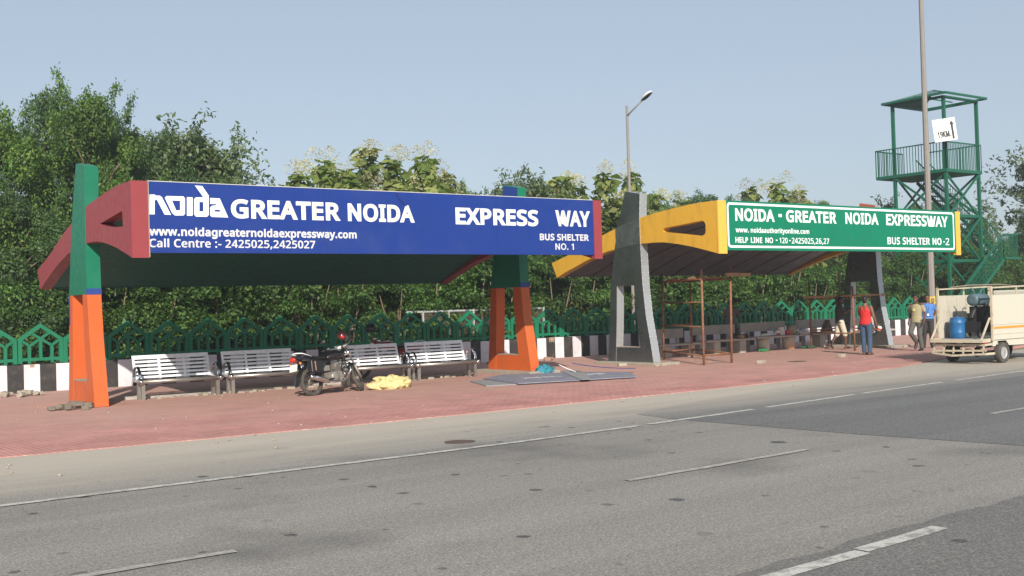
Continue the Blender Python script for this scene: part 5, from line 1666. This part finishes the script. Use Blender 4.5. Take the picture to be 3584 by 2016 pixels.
def person(label, loc, heading, J, skin, top, bottom, hair=None, shoes=None, sleeve='short', bare_legs=False, vest=False, extra=None, shirt_len=.86, beard=False, build=1.0):
    """J: joint positions, figure faces local +Y, x to its right"""
    t = thing("person", label, "person", loc, heading)
    D = dict(pel=(0, 0, .93), wai=(0, .0, 1.06), che=(0, -.005, 1.27), nek=(0, -.01, 1.43), hed=(0, .02, 1.575), head_yaw=0.0, head_pitch=0.0,
             sR=(.178, -.01, 1.375), sL=(-.178, -.01, 1.375), eR=(.245, -.02, 1.11), eL=(-.245, -.02, 1.11), wR=(.255, .07, .87), wL=(-.255, .07, .87),
             hR=(.092, 0, .90), hL=(-.092, 0, .90), kR=(.10, .03, .49), kL=(-.10, .03, .49), aR=(.105, -.02, .085), aL=(-.105, -.02, .085), fR=None, fL=None, curlR=.5, curlL=.5, pnR=(-1, .2, 0), pnL=(1, .2, 0))
    D.update(J)
    V3 = lambda k: Vector(D[k])
    bw = build
    b = MB()
    pel, wai, che, nek, hed = (V3(k) for k in ('pel', 'wai', 'che', 'nek', 'hed'))
    loft(b, [(pel + Vector((0, 0, -.09)), .12, .10), (pel, .160 * bw, .112), (wai, .140 * bw, .098), (wai.lerp(che, .5), .152 * bw, .105), (che, .168 * bw, .112), (che.lerp(nek, .55), .160, .098), (che.lerp(nek, .82), .105, .075), (nek, .056, .058), (nek + (hed - nek) * .45, .052, .056)])
    for s in ('R', 'L'):
        limb(b, V3('s' + s), V3('e' + s), .052, .040, .006); limb(b, V3('e' + s), V3('w' + s), .039, .026, .006, .25)
        limb(b, che.lerp(nek, .62), V3('s' + s), .06, .055)
        limb(b, V3('h' + s), V3('k' + s), .088, .056); limb(b, V3('k' + s), V3('a' + s), .053, .036, .014, .28)
        d = V3('w' + s) - V3('e' + s)
        hand(b, V3('w' + s), d, D['pn' + s], D['curl' + s], 1 if s == 'L' else -1)
        if not shoes or True:
            fd = Vector(D['f' + s]) if D['f' + s] else Vector((0, 1, -.0))
            a = V3('a' + s)
            b.tube([a + Vector((0, 0, -.02)), a + fd * .06 + Vector((0, 0, -.035)), a + fd * .13 + Vector((0, 0, -.055)), a + fd * .19 + Vector((0, 0, -.062))], [.036, .038, .036, .022], 12)
            b.ell(a - fd * .035 + Vector((0, 0, -.045)), (.034, .034, .036))
    Mh = Matrix.Rotation(D['head_yaw'], 3, 'Z') @ Matrix.Rotation(D['head_pitch'], 3, 'X')
    H = lambda p: hed + Mh @ Vector(p)
    b.ell(hed + Mh @ Vector((0, -.005, .025)), (.074, .092, .098), 0, 18, 12, Mh)      # skull
    b.ell(H((0, .03, -.045)), (.055, .062, .068), 0, 16, 10, Mh)       # jaw
    b.ell(H((0, .072, -.095)), (.024, .02, .018), 0, 10, 8, Mh)        # chin
    b.tube([H((0, .088, .025)), H((0, .108, -.012)), H((0, .102, -.03))], [.009, .014, .012], 8)   # nose
    b.tube([H((-.03, .083, -.062)), H((0, .093, -.06)), H((.03, .083, -.062))], [.006, .009, .006], 8)   # lips
    b.tube([H((-.045, .078, .038)), H((0, .092, .034)), H((.045, .078, .038))], [.010, .010, .010], 8)   # brow
    for s in (-1, 1):
        b.ell(H((s * .075, -.005, -.005)), (.010, .020, .032), 0, 10, 8, Mh)
    fuse(b, "body", skin, t, .0075, 3)
    for s in (-1, 1):
        MB().ell(H((s * .031, .082, .018)), (.012, .008, .008), 0, 10, 6, Mh).build("eye", m_eye, t)
    # hair
    if hair:
        h = MB()
        h.ell(H((0, -.020, .040)), (.083, .094, .092), 0, 18, 12, Mh)
        h.ell(H((0, -.045, -.012)), (.074, .060, .078), 0, 16, 10, Mh)
        h.ell(H((0, .035, .092)), (.062, .050, .034), 0, 14, 8, Mh)
        fuse(h, "hair", hair, t, .009, 2)
        if beard:
            q = MB().ell(H((0, .05, -.075)), (.052, .050, .045), 0, 14, 10, Mh)
            fuse(q, "beard", hair, t, .009, 2)
    # upper garment
    g = MB(); k = .016
    hem = Vector((pel.x, pel.y, shirt_len))
    if vest:
        loft(g, [(hem, .192, .142), (pel.lerp(wai, .6), .174, .130), (wai, .155 * bw, .113), (wai.lerp(che, .5), .166 * bw, .119), (che, .180 * bw, .126), (che + Vector((0, 0, .05)), .165, .118)])
        for s in (-1, 1):
            g.tube([che + Vector((s * .09, .095, .03)), che.lerp(nek, .75) + Vector((s * .095, .03, .01)), che.lerp(nek, .75) + Vector((s * .075, -.055, .0)), che + Vector((s * .05, -.105, .02))], [.028, .026, .026, .035], 10)
    else:
        loft(g, [(hem, .192 * bw, .143), (pel.lerp(wai, .5), .176 * bw, .130), (wai, .158 * bw, .117), (wai.lerp(che, .5), .168 * bw, .122), (che, .184 * bw, .128), (che.lerp(nek, .55), .175, .112), (che.lerp(nek, .82), .12, .088), (che.lerp(nek, .92), .075, .07)])
        for s in ('R', 'L'):
            limb(g, che.lerp(nek, .60), V3('s' + s) - Vector((0, 0, .012)), .062, .056)
            sh, el, wr = V3('s' + s), V3('e' + s), V3('w' + s)
            if sleeve == 'short': limb(g, sh - Vector((0, 0, .012)), sh.lerp(el, .62), .058, .062)
            else: limb(g, sh, el, .066, .054); limb(g, el, el.lerp(wr, .9), .054, .042)
        if sleeve == 'collar' or sleeve == 'short':
            g.tube([nek + Vector((.062 * cos(a), .060 * sin(a) + .008, -.018 - .012 * sin(a))) for a in [2 * pi * i / 16 for i in range(16)]], .012, 6, closed=True)
    shirt = fuse(g, "vest" if vest else "shirt", top, t, .010, 4)
    # lower garment
    l = MB()
    loft(l, [(pel + Vector((0, 0, -.10)), .150, .115), (pel + Vector((0, 0, -.03)), .176 * bw, .126), (pel + Vector((0, 0, .06)), .165 * bw, .118), (wai + Vector((0, 0, -.02)), .152 * bw, .11)])
    for s in ('R', 'L'):
        hp, kn, an = V3('h' + s), V3('k' + s), V3('a' + s)
        if bare_legs: limb(l, hp, kn, .102, .085); limb(l, kn, kn.lerp(an, .10), .083, .080)
        else: limb(l, hp, kn, .104, .076); limb(l, kn, kn.lerp(an, .96), .076, .064)
    fuse(l, "trousers" if not bare_legs else "shorts", bottom, t, .011, 4)
    if shoes:
        for s in ('R', 'L'):
            fd = Vector(D['f' + s]) if D['f' + s] else Vector((0, 1, 0)); a = V3('a' + s)
            q = MB().tube([a - fd * .045 + Vector((0, 0, -.042)), a + fd * .03 + Vector((0, 0, -.04)), a + fd * .12 + Vector((0, 0, -.055)), a + fd * .2 + Vector((0, 0, -.062))], [.042, .046, .044, .026], 12)
            q.ell(a + Vector((0, 0, -.02)), (.042, .05, .04))
            fuse(q, "shoe", shoes, t, .010, 2)
    if extra: extra(t, D, H, Mh)
    return t
m_eye = M("dark_eye", (.015, .012, .010), .2, var=.05)
m_skin = M("brown_skin", (.17, .082, .050), .5, var=.10, scale=6)
m_skin2 = M("dark_brown_skin", (.115, .056, .036), .5, var=.10, scale=6)
m_hair = M("black_hair", (.010, .009, .009), .5, var=.3, scale=20)
m_cdark = M("charcoal_cotton", (.045, .045, .050), .85, var=.2, bump=.5, bscale=12)
m_cgrey = M("dark_grey_cotton", (.15, .135, .135), .85, var=.2, bump=.5, bscale=12)
m_cred = M("red_cotton", (.55, .022, .022), .8, var=.15, bump=.5, bscale=12)
m_cjean = M("blue_denim", (.042, .075, .135), .85, var=.3, scale=5, bump=.5, bscale=14)
m_ckhaki = M("khaki_cotton", (.33, .29, .17), .85, var=.12, bump=.5, bscale=12)
m_ctrou = M("grey_green_trousers", (.095, .095, .085), .85, var=.2, bump=.5, bscale=12)
m_cblue = M("bright_blue_cotton", (.065, .185, .50), .75, var=.15, bump=.6, bscale=12)
m_cblk = M("black_trousers", (.028, .028, .028), .8, var=.2, bump=.4, bscale=12)
m_cshort = M("cream_cotton", (.50, .46, .37), .85, var=.12, bump=.5, bscale=12)
m_shoe = M("black_leather", (.015, .014, .013), .4, var=.2)
m_sandal = M("brown_leather", (.10, .055, .03), .6, var=.2)
def head_to(dx, dy): return math.atan2(-dx, dy)     # rotation so that local +Y points along (dx, dy)

# man reaching up to the plank
person("man in charcoal shirt and cream knee shorts reaching up to a scaffold plank", (29.97, 22.85, .012), head_to(.80, -.45),
       dict(sL=(-.17, .03, 1.42), eL=(-.20, -.02, 1.66), wL=(-.16, .10, 1.74), curlL=1.0, pnL=(0, .3, -1), hed=(.01, .05, 1.57), nek=(0, .01, 1.43), eR=(.24, .10, 1.16), wR=(.16, .28, 1.28), curlR=1.1,
            kR=(.10, .12, .50), aR=(.11, .14, .085), kL=(-.09, -.05, .49), aL=(-.10, -.30, .16), fL=(0, .75, -.6), head_yaw=-.1, head_pitch=-.1),
       m_skin2, m_cdark, m_cshort, m_hair, None, 'short', True, shirt_len=.84, beard=True)
# man in the red vest
def tape(t, D, H, Mh):
    pass
person("man in red vest and blue jeans standing with his back to the road", (27.08, 19.74, .012), head_to(.95, .15),
       dict(head_yaw=radians(-12), eR=(.25, .0, 1.10), wR=(.285, .10, .86), eL=(-.24, .10, 1.16), wL=(-.12, .27, 1.05), curlL=1.0, kR=(.10, .02, .49), aR=(.11, -.03, .085), aL=(-.09, .03, .085), curlR=1.0),
       m_skin, m_cred, m_cjean, m_hair, m_sandal, vest=True, shirt_len=.88)
tin = thing("tin", "small white and red tin hanging from the hand of the man in the red vest", "tin", (27.20, 19.40, .72))
MB().lathe([(0, 0), (.055, 0), (.06, .01), (.06, .11), (.052, .115), (.05, .02), (0, .02)], (0, 0, 0), 18, 0, Matrix.Rotation(radians(30), 3, 'X')).build("body", m_canw, tin)
MB().lathe([(.061, .02), (.063, .03), (.063, .07), (.061, .08)], (0, 0, 0), 18, 0, Matrix.Rotation(radians(30), 3, 'X')).build("band", m_canr, tin)
MB().tube([(-.055, -.02, .10), (-.04, -.02, .16), (0, -.02, .185), (.04, -.02, .16), (.055, -.02, .10)], .004, 6).build("handle", m_dullsteel, tin)
# man in khaki T-shirt walking to the left
def print_(t, D, H, Mh):
    MB().ell((.02, .128, 1.235), (.055, .012, .05), 0, 14, 8).build("shirt_print", M("faded_yellow_print", (.50, .47, .20), .8, var=.3, scale=20), t)
person("man in khaki T-shirt and grey trousers walking with one leg lifted back", (29.55, 19.72, .012), head_to(-.95, -.12),
       dict(head_yaw=radians(4), kR=(.09, .24, .55), aR=(.06, -.06, .27), fR=(0, .55, -.8), kL=(-.08, .0, .49), aL=(-.09, -.10, .085), eR=(.24, -.10, 1.12), wR=(.24, .02, .88), eL=(-.25, -.06, 1.12), wL=(-.28, .10, .90), pel=(0, 0, .92)),
       m_skin2, m_ckhaki, m_ctrou, m_hair, m_shoe, extra=print_)
# man in blue shirt facing the road
def lanyard(t, D, H, Mh):
    MB().tube([(-.05, .07, 1.41), (-.03, .128, 1.27), (0, .125, 1.08), (.03, .128, 1.27), (.05, .07, 1.41)], .005, 6).build("lanyard", m_cblk, t)
    MB().box((0, .134, 1.05), (.05, .006, .07)).build("id_card", m_lettw, t)
    MB().tube([(-.155, -.02, .985), (-.1, .10, .99), (0, .125, .99), (.1, .10, .99), (.155, -.02, .985)], .016, 8).build("belt", m_shoe, t)
person("man in bright blue shirt with a lanyard facing the road beside the truck", (31.38, 20.55, .012), head_to(-.72, -.62),
       dict(head_yaw=.05, eR=(.27, -.10, 1.14), wR=(.17, -.16, .95), eL=(-.27, -.10, 1.14), wL=(-.17, -.16, .95), kR=(.11, .04, .49), aR=(.14, .02, .085), aL=(-.12, -.06, .085)),
       m_skin, m_cblue, m_cblk, m_hair, m_shoe, 'short', shirt_len=.92, build=1.08, extra=lanyard)
# man behind the benches
def capx(t, D, H, Mh):
    c = MB().ell(H((0, -.005, .045)), (.088, .105, .085), 0, 18, 10, Mh, zmin=-.1)
    c.tube([H((.088 * cos(a), .105 * sin(a) - .005, .03)) for a in [2 * pi * i / 18 for i in range(18)]], .012, 6, closed=True)
    c.build("cap", M("dark_cap", (.05, .035, .03), .8), t)
    MB().tube([H((.064 * cos(a), .066 * sin(a) - .02, -.085)) for a in [2 * pi * i / 18 for i in range(18)]], .022, 8, closed=True).build("scarf", M("orange_scarf", (.42, .13, .05), .85), t)
person("man in dark grey shirt and cap standing with folded arms at the green fence", (28.2, 25.95, .012), head_to(.75, .66),
       dict(eR=(.27, .02, 1.15), wR=(.08, .24, 1.14), eL=(-.27, .02, 1.15), wL=(-.08, .25, 1.18), head_pitch=-.25),
       m_skin2, m_cgrey, m_ctrou, m_hair, m_shoe, 'long', extra=capx)

cp.scale = (1.1, 1.1, 1.08)

# ================================================================== HAZE
hm_ = bpy.data.materials.new("haze"); hm_.use_nodes = True
hn, hl_ = hm_.node_tree.nodes, hm_.node_tree.links
hn.remove(hn["Principled BSDF"])
pv = hn.new("ShaderNodeVolumePrincipled")
pv.inputs["Color"].default_value = (.90, .94, 1.0, 1)
pv.inputs["Density"].default_value = 0.0013
pv.inputs["Anisotropy"].default_value = 0.25
hl_.new(pv.outputs[0], hn["Material Output"].inputs["Volume"])
hz = MB().box2((-70, -25, -1.05), (150, 75, 22)).build("haze", hm_)
tag(hz, "thin pale haze in the air over the road and the trees", "haze", kind='stuff')
